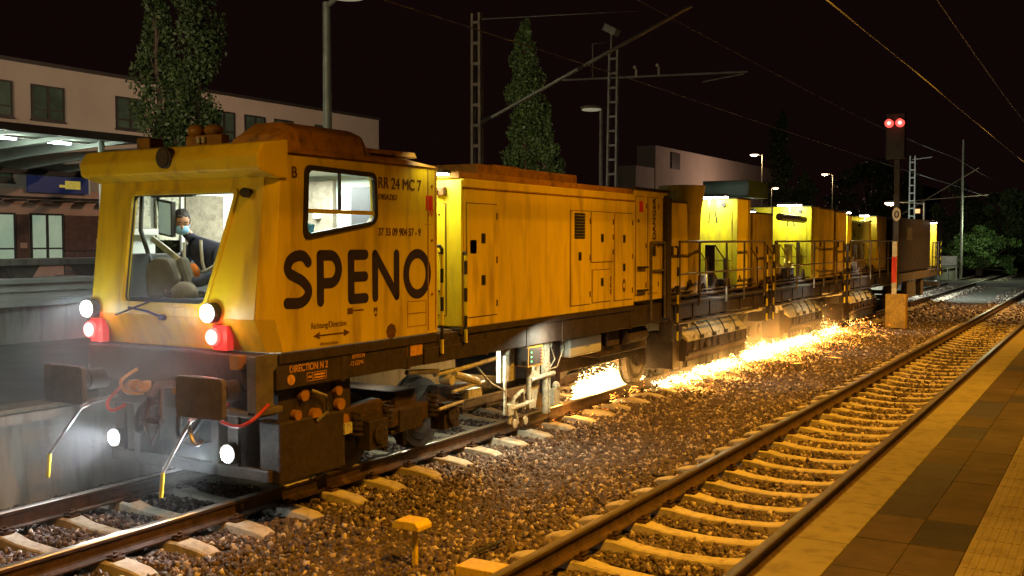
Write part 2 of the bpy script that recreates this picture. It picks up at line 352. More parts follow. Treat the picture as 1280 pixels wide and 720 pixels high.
# tracks
def rail_mb(x, y0, y1):
    pr = [(-.075,-.172),(.075,-.172),(.075,-.160),(.02,-.145),(.009,-.12),(.009,-.05),(.034,-.038),(.036,-.012),(.028,0),(-.028,0),(-.036,-.012),(-.034,-.038),(-.009,-.05),(-.009,-.12),(-.02,-.145),(-.075,-.160)]
    b = MB(); n = len(pr); ysn = [y0+(y1-y0)*i/40 for i in range(41)]
    vs = [(x+p[0], yy, p[1]) for yy in ysn for p in pr]
    for k in range(40):
        for i in range(n):
            top = i in (7, 8, 9)
            b.f.append((k*n+i, k*n+(i+1) % n, (k+1)*n+(i+1) % n, (k+1)*n+i)); b.m.append(0 if top else 1)
    b.v = vs; b.f += [tuple(range(n)), tuple(range(40*n, 41*n))]; b.m += [1, 1]; return b
def sleeper_mb():
    b = MB(); L = [-1.30,-1.20,-.95,-.60,-.38,0,.38,.60,.95,1.20,1.30]; T = [-.235,-.205,-.178,-.178,-.215,-.232,-.215,-.178,-.178,-.205,-.235]
    wt = [.085,.10,.105,.10,.085,.08,.085,.10,.105,.10,.085]
    vs = []
    for x, t, w in zip(L, T, wt): vs += [(x, -w-.03, -.36), (x, -w, t-.012), (x, -w+.018, t), (x, w-.018, t), (x, w, t-.012), (x, w+.03, -.36)]
    n = len(L); fs = []
    for k in range(n-1):
        for i in range(5): fs.append((k*6+i, k*6+i+1, k*6+6+i+1, k*6+6+i))
    fs += [(0, 1, 2, 3, 4, 5), tuple((n-1)*6+i for i in range(5, -1, -1))]
    b.add(vs, fs, 0)
    for xr in (-.7535, .7535):
        for sgn in (-1, 1):
            xc = xr+sgn*.125
            b.box(xc-.045, xc+.045, -.06, .06, -.178, -.155, 1)
            b.cyl((xc, 0, -.16), (xc, 0, -.105), .022, 6, 1)
            b.tube([(xc-sgn*.05, -.05, -.145), (xc+sgn*.03, -.055, -.125), (xc+sgn*.03, .055, -.125), (xc-sgn*.05, .05, -.145)], .009, 5, 1)
    return b
def track(xc, sp, ph, label, y0, count, ymax):
    t = thing('railway_track', (xc, 0, 0), label, 'track', 'railway tracks')
    for s in (-1, 1): rail_mb(xc+s*.7535, -2, ymax).build('rail', ['railtop', 'railside'], t, fix=True)
    b = sleeper_mb(); b.v = [(p[0]+xc, p[1], p[2]) for p in b.v]
    s0 = b.build('sleeper', ['concrete', 'railside'], t, bevel=0)
    k0 = math.ceil((y0-ph)/sp)
    s0.location.y = ph+k0*sp
    for k in range(1, count):
        s = s0.copy(); C.objects.link(s); s.parent = t; s.location.y = ph+(k0+k)*sp; s.location.z = rng.normal(0, .003); s.rotation_euler.z = rng.normal(0, .004)
    rest = MB(); yy = ph+(k0+count)*sp
    while yy < ymax:
        rest.box(xc-1.3, xc+1.3, yy-.1, yy+.1, -.36, -.19); yy += sp
    r = rest.build('sleeper_row', 'concrete', t); tag(r, kind='stuff')
track(XL, .69, 7.05, 'track under the yellow train, nearer the station building, with two bright rails', 4.2, 96, 190)
track(XR, .65, 7.70, 'empty track with orange lit concrete sleepers beside the near platform', 3.6, 98, 190)

# near platform
p = MB(); p.box(-1.56, 60, -12, 62, -.3, .745)
np_ = p.build('platform', 'wallconc'); tag(np_, kind='structure')
e = MB(); e.box(-1.60, -1.305, -12, 62, .60, .76); e.build('edge_stones', 'edgestone', np_, bevel=.006)
t = MB()
yy = -1.; k = 0
while yy < 45:
    for c in range(2):
        x0 = -1.30+c*.297
        w = .6 if yy < 45 else 2
        t.box(x0, x0+.294, yy+.0, yy+w-.006, .70, .757+random.uniform(-.0016, .0012), 1 if (c == 0 and 6.2 < yy < 8.3) or random.random() < .12 else 0)
    yy += .6
mat('darkertile', (.038, .033, .03), .55, var=.3, vscale=2, bump=.1, bscale=80)  # darker, smoother tiles: one run and a random scatter
joints('darktile', 1, .2, .008, .6); 
t.build('dark_paving', ['darktile', 'darkertile'], np_, bevel=.003)
t = MB(); yy = -1.
while yy < 45:
    t.box(-.706, -.41, yy, yy+.296, .70, .754)
    for i in range(7):
        xx = -.706+.022+i*.042; t.box(xx, xx+.02, yy+.004, yy+.292, .754, .7585)
    yy += .3
t.build('tactile_strip', 'tactile', np_, bevel=.0015)
t = MB(); t.box(-.405, 60, -12, 45, .70, .756); t.build('paving', 'darktile', np_)

# far platform with overhanging edge
p = MB(); p.box(-15.95, -9.95, -20, 120, -.3, .60); p.box(-15.95, -9.78, -20, 120, .60, .70)
fp = p.build('platform', 'wallconc'); tag(fp, kind='structure')
e = MB(); e.box(-15.95, -9.80, -20, 120, .70, .757); e.build('paving', 'asphalt', fp)
e = MB(); e.box(-10.12, -9.76, -20, 120, .72, .762); e.build('edge_stones', 'edgestone', fp)
# road / forecourt behind
g = MB(); g.box(-60, -15.95, -40, 200, -.3, -.02); tag(g.build('forecourt', 'asphalt'), kind='structure')
# level crossing far right
g = MB(); g.box(-30, 20, 66, 70, -.3, -.012); tag(g.build('level_crossing', 'asphalt'), kind='structure')
g = MB(); g.box(-6.6, -4.6, 48, 110, -.3, -.2); tag(g.build('path', 'asphalt'), kind='structure')

# parapet on the far platform
w = thing('parapet_wall', (-16, 0, .75), 'long low grey banded concrete wall at the back of the opposite platform', 'wall')
b = MB(); b.box(-16.35, -16.1, -10, 40, .0, 1.37); b.build('base', 'wallconc', w)
b = MB(); b.box(-16.35, -16.0, -10, 40, 1.37, 1.50); b.box(-16.35, -16.04, -10, 40, 1.50, 1.62); b.box(-16.35, -16.0, -10, 40, 1.62, 1.76); b.build('panel', 'greypanel', w, bevel=.01)
b = MB(); b.box(-16.4, -15.94, -10, 40, 1.76, 1.84); b.build('coping', 'greypanel', w, bevel=.01)
lw = thing('ledge', (-18, 0, 0), 'pale stone ledge on dark trapezoid brackets below the station windows', 'ledge')
b = MB(); b.box(-18.6, -17.8, -6, 40, 2.02, 2.14); b.build('slab', 'wallconc', lw, bevel=.01)
for yb in np.arange(-4, 38, 1.75):
    b = MB(); b.prism([(yb, 2.015), (yb+.75, 2.015), (yb+.58, 1.78), (yb+.17, 1.78)], 'x', -18.4, -17.9); b.build('bracket', 'greyboard', lw)
b = MB(); b.box(-18.5, -18.05, -6, 40, -.02, 1.78); b.build('wall', 'renderlow', lw)
pr_ = MB(); pr_.tube([(-15.5, 12.05, .757), (-15.5, 12.05, 1.93), (-15.5, 12.12, 2.0), (-15.5, 12.5, 2.02)], .025, 8)
tag(pr_.build('grab_rail', 'frame', smooth=True), 'thin dark bent handrail in front of the banded low wall', 'handrail')

# ------------------------------------------------------------ station building
def window_on_x(parent, x, y0, y1, z0, z1, lit=False, mull=True):
    f = MB(); t = .07
    f.box(x, x+.06, y0, y1, z0, z0+t); f.box(x, x+.06, y0, y1, z1-t, z1); f.box(x, x+.06, y0, y0+t, z0+t, z1-t); f.box(x, x+.06, y1-t, y1, z0+t, z1-t)
    zm = z0+(z1-z0)*.3
    if mull:
        ym = (y0+y1)/2; f.box(x, x+.055, ym-.05, ym+.05, z0+t, z1-t)
        f.box(x, x+.05, y0+t, ym-.05, zm-.03, zm+.03); f.box(x, x+.05, ym+.05, y1-t, zm-.03, zm+.03)
    f.box(x, x+.12, y0-.04, y1+.04, z0-.06, z0)
    o = f.build('window', 'frame', parent)
    g = MB(); g.box(x+.005, x+.02, y0+t, y1-t, z0+t, z1-t); g.build('pane', 'litwindow' if lit else 'windowglass', o)
sb = thing('station_building', (-40, 30, 0), 'long two storey rendered station building with dark framed windows and flat roof', 'building')
FX = -35.0
b = MB(); b.box(-47, FX, -10, 45.1, 4.4, 9.02); b.build('upper_wall', 'render', sb)
b = MB(); b.box(-47, FX-.03, -10, 45.1, -.05, 4.4); b.build('lower_wall', 'renderlow', sb)
b = MB(); b.box(-47.1, FX+.08, -10, 45.2, 9.02, 9.16); b.build('roof', 'frame', sb)
for (y0, y1, z0, z1) in [(21.3, 23.45, 6.98, 8.3), (24.2, 25.6, 7.0, 8.3), (27.95, 29.35, 7.0, 8.3), (30.4, 31.8, 7.0, 8.3), (33.1, 34.45, 7.0, 8.3), (35.05, 36.4, 7.0, 8.3), (37.0, 38.3, 7.0, 8.3), (39.9, 40.9, 7.2, 8.3)]:
    window_on_x(sb, FX, y0, y1, z0, z1)
for (y0, y1) in [(22.0, 23.45), (24.05, 25.45), (30, 31.4), (33, 34.4)]: window_on_x(sb, FX, y0, y1, 1.62, 3.5, lit=True)
for (y0, y1) in [(22.1, 23.4)]: window_on_x(sb, FX, y0, y1, 4.62, 5.1)
b = MB(); b.box(FX, FX+.03, 23.5, 24.0, 1.0, 3.45); b.box(FX, FX+.03, 25.5, 29.8, 1.0, 3.45); b.build('brick_panel', 'brick', sb)
b = MB(); b.box(FX+.01, FX+.1, 18, 30, 4.05, 4.12)
for yb in np.arange(20, 30, 1.0): b.box(FX+.02, FX+.7, yb, yb+.5, 3.92, 3.98)
b.build('brise_soleil', 'frame', sb)
for a_ in ((27.0, 28.4, 2.75, 3.3), (26.9, 27.2, 2.35, 2.55), (23.62, 23.9, 2.2, 2.4)): b = MB(); b.box(FX+.032, FX+.05, *a_); b.build('notice', 'renderlow', sb)
b = MB()
for zz in (1.35, 2.1): b.tube([(FX+1.2, 24.6, zz), (FX+1.2, 31, zz)], .03, 6)
for yb in np.arange(24.6, 31, .45): b.cyl((FX+1.2, yb, 1.2), (FX+1.2, yb, 2.1), .02, 6)
b.box(FX+.9, FX+1.5, 24.4, 31, 0, 1.2)
tag(b.build('balustrade', 'frame'), 'dark metal balustrade along the foot of the station wall', 'railing')
pp = thing('advert_panel', (-34.8, 25, 4), 'dark blue lit advert panel with a yellow picture below the canopy', 'advert')
b = MB(); b.box(-34.92, -34.82, 23.9, 26.5, 4.28, 4.90); b.build('panel', 'bluepanel', pp)
b = MB(); b.box(-34.82, -34.79, 25.45, 26.1, 4.45, 4.76); b.box(-34.82, -34.795, 25.2, 25.45, 4.5, 4.6); b.build('picture', 'posteryellow', pp)
b = MB(); b.box(-34.82, -34.78, 26.48, 26.53, 4.27, 4.91); b.build('edge', 'white', pp)
cp = thing('entrance_canopy', (-30, 20, 0), 'grey steel canopy along the station front with tapered beams and fluorescent tubes', 'canopy')
CY0, CY1 = 4, 22.0
b = MB(); b.box(-34.95, -25.5, CY0, CY1, 5.50, 5.60); b.build('roof', 'canopysteel', cp)
b = MB(); b.box(-25.5, -25.42, CY0, CY1, 5.40, 5.62); b.box(-34.95, -34.8, CY0, CY1+5, 4.93, 5.12); b.build('fascia', 'frame', cp)
b = MB(); b.prism([(-34.95, 5.15), (-34.95, 5.5), (-33.2, 5.5), (-33.2, 5.46)], 'y', CY0, CY1+4.9); b.build('soffit_panel', 'canopysteel', cp)
y0 = 22.85-1.8*10
for k in range(13):
    yb = y0+1.8*k
    b = MB(); b.prism([(-25.55, 5.495), (-34.9, 5.495), (-34.9, 5.13), (-33.6, 5.0), (-30.5, 5.22), (-25.55, 5.44)], 'y', yb, yb+.12); b.build('beam', 'canopysteel', cp)
    if yb > CY1-2.6 and yb > 21: continue
    b = MB(); b.box(-27.6, -27.44, yb+.35, yb+1.05, 5.38, 5.44); b.build('tube_lamp', 'tube', cp)
    b = MB(); b.box(-27.63, -27.4, yb+.3, yb+1.6, 5.44, 5.498); b.build('lamp_housing', 'white', cp)
    light('POINT', (-27.52, yb+.7, 5.25), 75, (.85, 1, .80), .06, name='tube_light')
for yb in (6.0, 13.2, 20.4): b = MB(); b.cyl((-26.2, yb, -.02), (-26.2, yb, 5.45), .09, 12); b.build('column', 'canopysteel', cp)

# ------------------------------------------------------------ trees
def leaves(cents, rads, n, size, up=.3):
    k = rng.integers(0, len(cents), n); c = np.array(cents)[k]; r = np.array(rads)[k]
    d = rng.normal(size=(n, 3)); d /= np.linalg.norm(d, axis=1)[:, None]
    p = c+d*r*(rng.random(n)**.45)[:, None]
    s = size*rng.uniform(.6, 1.3, n); R = rotm(n)
    q = np.array([(-.5, 0, 0), (0, -.32, .06), (.6, 0, 0), (0, .32, .06)])
    v = np.einsum('nij,kj->nki', R, q)*s[:, None, None]+p[:, None, :]
    return v.reshape(-1, 3), (np.arange(n*4).reshape(n, 4))
def tree(name, x, y, h, w, n, lsize, label, leafm='leaf', columnar=True, z0=-.05, group=None, lobes=((0, 1, 1),), crown0=.12):
    t = thing(name, (x, y, z0), label, 'tree' if name != 'bush' else 'bush', group)
    b = MB(); cents = []; rads = []
    if columnar:
        for (of_, hf, wf) in lobes:
            ox = of_*w*.861; oy = of_*w*.508; hh = h*hf
            b.tube([(x, y, z0), (x+ox*.5, y+oy*.5, z0+h*.2), (x+ox, y+oy, z0+hh*.6), (x+ox, y+oy, z0+hh*.97)], .1, 8, rs=[w*.06, w*.05, w*.025, .01])
            for i in range(46):
                tt = (i/45)**.9; zc = z0+h*crown0+(hh-h*crown0)*(.02+.96*tt)
                ww = w*wf*.5*min(1, (.45+1.6*tt))*(1-max(0, (tt-.58)/.42)**1.5*.82)*random.uniform(.55, 1.15)
                a = random.uniform(0, 6.28); cx = x+ox+math.cos(a)*ww*.55; cy = y+oy+math.sin(a)*ww*.55
                cents.append((cx, cy, zc)); rads.append((ww*.55, ww*.55, hh*.045))
                if i % 2 == 0: b.tube([(x+ox, y+oy, zc-h*.07), (cx, cy, zc)], .02, 5, rs=[w*.012, .008])
    else:
        b.tube([(x, y, z0), (x, y, z0+h*.5), (x+.2, y, z0+h*.9)], .1, 8, rs=[w*.05, w*.03, .02])
        for i in range(60):
            a = random.uniform(0, 6.28); rr = random.uniform(.05, .46)*w; zc = z0+h*random.uniform(.10, 1.0)*(1-.55*rr/w)
            cents.append((x+math.cos(a)*rr, y+math.sin(a)*rr, zc)); q_ = random.uniform(.06, .15); rads.append((w*q_, w*q_, h*q_*.8))
            b.tube([(x, y, z0+h*.15), (x+math.cos(a)*rr, y+math.sin(a)*rr, zc)], .02, 5, rs=[w*.015, .006])
    b.build('trunk', 'bark', t, smooth=True)
    v, f_ = leaves(cents, rads, n, lsize); v = v-np.array([x, y, z0])
    o = mass('crown', v, f_, [leafm]); o.parent = t
    return t
tree('poplar_tree', -24.2, 21.6, 13.0, 2.6, 30000, .13, 'tall dark forked poplar standing in front of the station windows', lobes=((-.25, .97, .56), (.24, .99, .62), (-.02, .60, .85)))
tree('poplar_tree', -25, 44.0, 13.0, 2.9, 30000, .16, 'pointed green poplar between the brown lattice mast and the unlit lamp', lobes=((-.06, 1, .95), (.27, .72, .62)))
tree('poplar_tree', -38, 135, 19, 6.5, 9000, .42, 'barely lit distant poplar behind the far street lamps', lobes=((-.1, 1, .8), (.4, .6, .6)))
tree('leafy_tree', -30, 150, 14, 15, 9000, .6, 'dark spreading tree far off behind the end of the train', columnar=False)
tree('bush', -8.6, 80, 3.6, 5.4, 9000, .2, 'bright green lit bush just past the end of the train', 'leafbright', columnar=False)
tree('leafy_tree', -7.6, 92, 6.5, 6, 8000, .3, 'dark tree at the right of the bright green bush', columnar=False, group='trees by the crossing')
tree('leafy_tree', -3.6, 104, 7.0, 8, 8000, .35, 'round black tree above the crossing at the right edge', columnar=False, group='trees by the crossing')
tree('leafy_tree', -12, 108, 9, 8, 8000, .38, 'dim tree behind the slim concrete pole', columnar=False, group='trees by the crossing')
tree('leafy_tree', 2.5, 120, 8, 9, 7000, .4, 'outermost dark tree closing off the track', columnar=False, group='trees by the crossing')
light('POINT', (-7.4, 75, 3.6), 420, (.85, 1, .6), .3)  # added light to brighten the bush; no lamp stands here

# ------------------------------------------------------------ lamps, masts, wires
def lattice_mast(x, y, z1, w, label, zb=.75, matn='mastbrown', lean=0):
    t = thing('lattice_mast', (x, y, zb), label, 'mast', 'overhead line masts')
    b = MB(); cx = lambda z: x+lean*(z-zb)
    for s in (-1, 1):
        b.prism([(x+s*w/2-.028, zb), (x+s*w/2+.028, zb), (cx(z1)+s*w*.42+.028, z1), (cx(z1)+s*w*.42-.028, z1)], 'y', y-.06, y+.06)
    b.build('leg', matn, t)
    b = MB(); zz = zb+.3
    while zz < z1-.1:
        b.box(cx(zz)-w/2, cx(zz)+w/2, y-.05, y-.03, zz, zz+.06); b.box(cx(zz)-w/2, cx(zz)+w/2, y+.03, y+.05, zz, zz+.06); zz += .42
    b.build('bracing', matn, t); return t
m1 = lattice_mast(-11.5, 18.1, 7.15, .2, 'brown lattice mast left of the pointed green poplar')
b = MB(); b.tube([(-11.4, 18.1, 4.9), (-6.85, 18.1, 6.78)], .035, 10); b.build('strut', 'galv', m1, smooth=True)
b = MB(); b.cyl((-11.4, 18.1, 4.9), (-11.15, 18.1, 5.0), .06, 10); b.cyl((-9.15, 18.1, 5.8), (-9.05, 18.1, 5.86), .06, 8); b.build('insulator', 'darkbrown', m1)
b = MB(); b.tube([(-11.4, 18.1, 7.02), (-7.9, 18.1, 6.8)], .008, 5); b.build('stay_wire', 'galv', m1)
m2 = lattice_mast(-13.0, 27.8, 8.05, .30, 'grey lattice mast with a horizontal arm right of the unlit lamp', matn='galv', lean=.012)
b = MB(); b.tube([(-14.7, 27.8, 7.32), (-8.9, 27.8, 7.1)], .03, 8); b.tube([(-10.2, 27.8, 6.92), (-9.0, 27.8, 7.05)], .02, 6); b.build('arm', 'galv', m2, smooth=True)
b = MB()
for xx in (-12.2, -11.5): b.cyl((xx, 27.8, 7.2), (xx, 27.8, 7.45), .035, 8); b.ball((xx-.05, 27.8, 7.5), .05)
b.build('insulator', 'cream', m2)
b = MB(); b.tube([(-13.6, 27.8, 7.3), (-13.6, 27.8, 8.3), (-13.0, 27.8, 8.3)], .02, 6); b.obox((-12.95, 27.7, 8.62), (.42, .3, .2), (0, .5, 0)); b.cyl((-13, 27.8, 8.05), (-13, 27.8, 8.6), .03, 8); b.build('floodlight', 'galv', m2)
m3 = lattice_mast(-9.9, 60, 7.1, .3, 'slim pale lattice mast behind the last car', zb=-.3, matn='galv')
b = MB(); b.tube([(-9.9, 60, 6.9), (-8.9, 60, 7.0)], .025, 6); b.build('arm', 'galv', m3)
for i in range(1): pass
cpole = thing('concrete_pole', (-9.2, 75, -.3), 'tall slim pole with crossing arm above the green bush', 'pole')
b = MB(); b.cyl((-9.2, 75, -.3), (-9.2, 75, 9.2), .10, 10, r2=.06); b.build('pole', 'galv', cpole, smooth=True)
b = MB(); b.tube([(-13.6, 75, 5.1), (-7.6, 75, 5.5)], .035, 6); b.tube([(-13, 75, 4.3), (-8.2, 75, 7.3)], .03, 6); b.build('arm', 'mastbrown', cpole)
mat('dullgalv', (.30, .28, .25), .6)  # duller, browner steel of the far poles
for i, (x, y) in enumerate([(-6.2, 130), (-2.2, 150)]):
    b = MB(); b.cyl((x, y, -.3), (x, y, 9.5), .1, 8)
    tag(b.build('overhead_pole', 'dullgalv'), ['thin distant pole at the right beyond the trees', 'faintest far pole near the right edge'][i], 'pole')

def street_lamp(x, y, h, dirx, diry, label, zb=-.3, lit=None, arm=.7, matn='galv', head='disc', r=.055, power=0):
    t = thing('street_lamp', (x, y, zb), label, 'lamp', 'street lamps')
    b = MB(); b.cyl((x, y, zb), (x, y, h), r*1.4, 12, r2=r); b.tube([(x, y, h-.08), (x+dirx*arm*.5, y+diry*arm*.5, h+.02), (x+dirx*arm, y+diry*arm, h+.03)], r*.7, 8)
    b.build('pole', matn, t, smooth=True)
    hx, hy = x+dirx*arm, y+diry*arm
    b = MB(); b.ball((hx, hy, h+.05), .42, 0, 16, 8, (1, 1, .22)); b.build('lamp_head', matn, t, smooth=True)
    b = MB(); b.ball((hx, hy, h-.03), .36, 0, 16, 8, (1, 1, .38 if lit else .12)); b.build('lens', lit or 'dimlens', t, smooth=True)
    if power: light('POINT', (hx, hy, h-.3), power, WARM, .15, name='street_and_fill_light')
    return t
sq = (.861, .508)   # image-right direction on the ground
street_lamp(-14, 16.35, 7.32, .9, -.3, 'tall unlit lamp post on the opposite platform behind the cab', .75, None, .85, r=.08)
street_lamp(-16, 33.4, 7.15, -.861, -.45, 'unlit round headed lamp beside the grey lattice mast', .75, None, .35, r=.06)
street_lamp(-28, 92, 10.2, -.86, -.5, 'left lit street lamp above the green roofed box on the train', -.1, 'streetglow', .75, power=500)
street_lamp(-28, 118.5, 9.9, -.86, -.5, 'lit street lamp with a plain pole, halfway between the left lit one and the signal', -.1, 'streetglow', .9, power=500)
street_lamp(-36, 122, 8.7, .86, .5, 'small distant lit lamp low between the two bigger ones', -.1, 'streetglow', .5, power=150)
street_lamp(-10.2, 66, 4.75, -.95, -.3, 'amber lit lamp on a bracket post behind the last car', -.3, 'streetglow', 1.9, r=.05, power=220)
# working platform lamps the near side is lit by (they stand on the platform, beside and behind the viewer)
def platform_lamp(x, y, h, col, power, label, zb=.757, head='streetglow', target=None, spot=None):
    t = thing('platform_lamp', (x, y, zb), label, 'lamp', 'platform lamps')
    b = MB(); b.cyl((x, y, zb), (x, y, h), .07, 12, r2=.05); b.build('pole', 'galv', t, smooth=True)
    spot = spot or 88
    target = target or (x-3.5, y, 0)
    b = MB(); b.box(x-.35, x+.05, y-.12, y+.12, h, h+.12); b.build('lamp_head', 'galv', t, bevel=.02)
    if spot: light('SPOT', (x-.15, y, h-.06), power, col, .12, target, 'platform_and_fill_light', spot=spot, blend=1.)
    else: light('AREA', (x-.15, y, h-.03), power, col, .3, target or (x-4.5, y, 0), 'platform_and_fill_light')
for yl_, pl_, tx_ in [(-3.5, 5200, 'behind the viewer'), (4.5, 5200, 'beside the viewer'), (12.5, 5600, 'nearest beyond the viewer'), (21, 5600, 'third beyond the viewer'), (31, 6000, 'fourth beyond the viewer'), (43, 7000, 'at the far end')]:
    platform_lamp(0.1, yl_, 8.0, SODIUM if yl_ < 40 else (1, .5, .12), pl_, 'sodium platform lamp on the near platform '+tx_)
light('SPOT', (-12.2, 6, 5.2), 500, (.85, 1, .85), .15, (-16.2, 9.5, 1.5), 'platform_and_fill_light', spot=75, blend=1)  # added spot brightening the low banded wall, without a lamp body
light('SPOT', (-12.5, 4, 7.2), 1500, (1, .86, .5), .1, (-12.3, 24, 5.6), 'platform_and_fill_light', spot=34, blend=.6)  # added spot to bring out the masts and poles, source invented
platform_lamp(-11.2, -6.5, 6.2, (1, .62, .18), 2500, 'tall lamp on the opposite platform in front of the train', target=(-7.9, 7, 3.0), spot=20)
platform_lamp(-22, 2, 8.0, (1, .66, .46), 11000, 'forecourt lamp lighting the station front', -.02, target=(-35, 26, 4), spot=112)
light('SPOT', (-21, 33, 5.5), 1500, (.9, 1, .5), .3, (-25, 44, 9), 'forecourt_and_fill_light', spot=60)  # added spot to brighten the pointed poplar, no lamp there
light('SPOT', (-18.5, 14, 6.2), 800, (.9, 1, .6), .3, (-24.2, 21.6, 9), 'forecourt_and_fill_light', spot=60)  # added spot that lifts the forked poplar, without a lamp
light('POINT', (-48, 165, 10), 5200, (1, .6, .4), .5, name='street_and_fill_light')  # added light making the distant block visible, no street lamp here
light('AREA', (-19.5, 30, 8.5), 800, (1, .66, .42), .6, (-35, 40, 5), 'forecourt_and_fill_light')
# overhead wires, parallel to the tracks with slight sag
def wire(x, z, label, r=.009, sag=.25, y0=-4, y1=160, span=45, ph=18):
    pts = [(x, yy, z-sag*math.sin(math.pi*(((yy-ph)/span) % 1))) for yy in np.arange(y0, y1, 2.5)]
    b = MB(); b.tube(pts, r, 6); return tag(b.build('overhead_wire', 'galv', smooth=True), label, 'wire', 'overhead wires')
wire(-3.22, 5.5, 'contact wire over the empty track, the lower of its pair', sag=.05)
wire(-3.0, 6.95, 'carrier wire over the empty track, the steeper one at top right', sag=.3)
wire(-8.07, 5.55, 'contact wire over the train, the lower of its pair', sag=.05)
wire(-8.07, 7.1, 'carrier wire over the train running off the strut end', sag=.25)

# signal
sg = thing('railway_signal', (-6.0, 33.9, -.25), 'dark main signal showing two red lights above a yellow base cabinet', 'signal')
b = MB(); b.box(-6.12, -5.96, 33.82, 33.98, 1.0, 6.4); b.build('post', 'frame', sg)
b = MB(); b.box(-6.36, -5.78, 33.62, 33.80, 5.0, 6.42); b.build('signal_head', 'black', sg, bevel=.03)
for xx in (-6.24, -5.92):
    b = MB(); b.cyl((xx, 33.60, 6.1), (xx, 33.50, 6.1), .13, 16, 1); b.cyl((xx, 33.5, 6.1), (xx, 33.49, 6.1), .06, 14, 0); b.build('red_light', ['lampredcore', 'lampred'], sg)
    b = MB(); b.tube([(xx-.14, 33.5, 6.16), (xx, 33.42, 6.26), (xx+.14, 33.5, 6.16)], .015, 5); b.build('hood', 'black', sg)
light('POINT', (-6.08, 33.3, 6.1), 3, (1, .05, .05), .1)
b = MB(); b.cyl((-6.02, 33.8, 3.3), (-6.02, 33.77, 3.3), .17, 18); b.v = [((p[0]+6.02)*.75-6.02, p[1], (p[2]-3.3)*1.25+3.3) for p in b.v]; b.build('number_plate', 'reflective', sg)
text('plate_number', '0', at_front(-6.02, 33.765, 3.19), .3, 'black', sg, align='CENTER', bold=.008)
b = MB(); b.box(-6.12, -5.98, 33.72, 33.80, .80, 2.46, 0); b.box(-6.125, -5.975, 33.70, 33.72, 1.18, 1.98, 1); b.build('mast_marker', ['cream', 'red'], sg)
b = MB(); b.box(-6.30, -5.68, 33.66, 34.0, -.25, .82); b.build('base_cabinet', 'cabinetpaint', sg, bevel=.03)
# yellow trackside marker and cover plates
mk = thing('trackside_marker', (-5.11, 7.05, -.26), 'small yellow trackside box on a post standing in the ballast', 'marker')
b = MB(); b.box(-5.13, -5.09, 7.03, 7.07, -.3, .06); b.build('post', 'signyellow', mk, bevel=.004)
b = MB(); b.prism([(-5.265, .06), (-5.265, .10), (-5.23, .135), (-5.03, .135), (-4.99, .10), (-4.99, .06)], 'y', 6.93, 7.13); b.build('cap', 'signyellow', mk, bevel=.008)
b = MB(); b.box(-5.17, -5.14, 6.96, 6.99, -.02, .06); b.build('latch', 'signyellow', mk)
cpz = MB(); cpz.box(-4.62, -4.18, 6.93, 7.18, -.27, -.155); tag(cpz.build('cable_cover', 'signyellow', bevel=.006), 'flat yellow cover plate lying at the sleeper end by the near rail', 'cover plate')
b = MB(); b.tube([(-4.75, 7.9, -.22), (-4.68, 7.6, -.17), (-4.72, 7.3, -.19), (-4.6, 7.12, -.2)], .012, 6); tag(b.build('cable', 'rubber', smooth=True), 'thin cable looping over the ballast to the cover plate', 'cable')

# distant buildings
fb = thing('distant_building', (-60, 150, 0), 'dim flat roofed block beyond the train behind the left street lamp', 'building')
b = MB(); b.box(-63, -60, 144, 215, 0, 16.6); b.box(-63, -60.1, 137, 144, 0, 13.2); b.build('wall', 'farbuilding', fb)
b = MB(); b.box(-59.9, -59.8, 150, 153.5, 13.5, 16); b.build('window', 'frame', fb)
fb = thing('distant_building', (-45, 300, 0), 'black far house with two tiny lit windows right of the train', 'building')
b = MB(); b.box(-60, -45, 290, 320, 0, 17); b.build('wall', 'frame', fb)
for (x, z) in [(-50.5, 13.5), (-47, 9.6)]: b = MB(); b.box(x, x+1.2, 289.8, 289.9, z, z+1.1); b.build('window', 'farwindow', fb)
bx = thing('relay_cabinet', (-9.6, 70, -.3), 'pale metal box on legs in front of the green bush', 'cabinet')
b = MB(); b.box(-9.9, -8.8, 69.8, 70.3, .9, 1.5); b.build('box', 'galv', bx, bevel=.02)
b = MB()
for xx in (-11.2, -10.6, -9.9, -9.35, -8.85): b.box(xx-.03, xx+.03, 70, 70.06, -.3, .9)
b.box(-11.2, -8.8, 70, 70.05, .85, .9); b.build('leg', 'galv', bx)

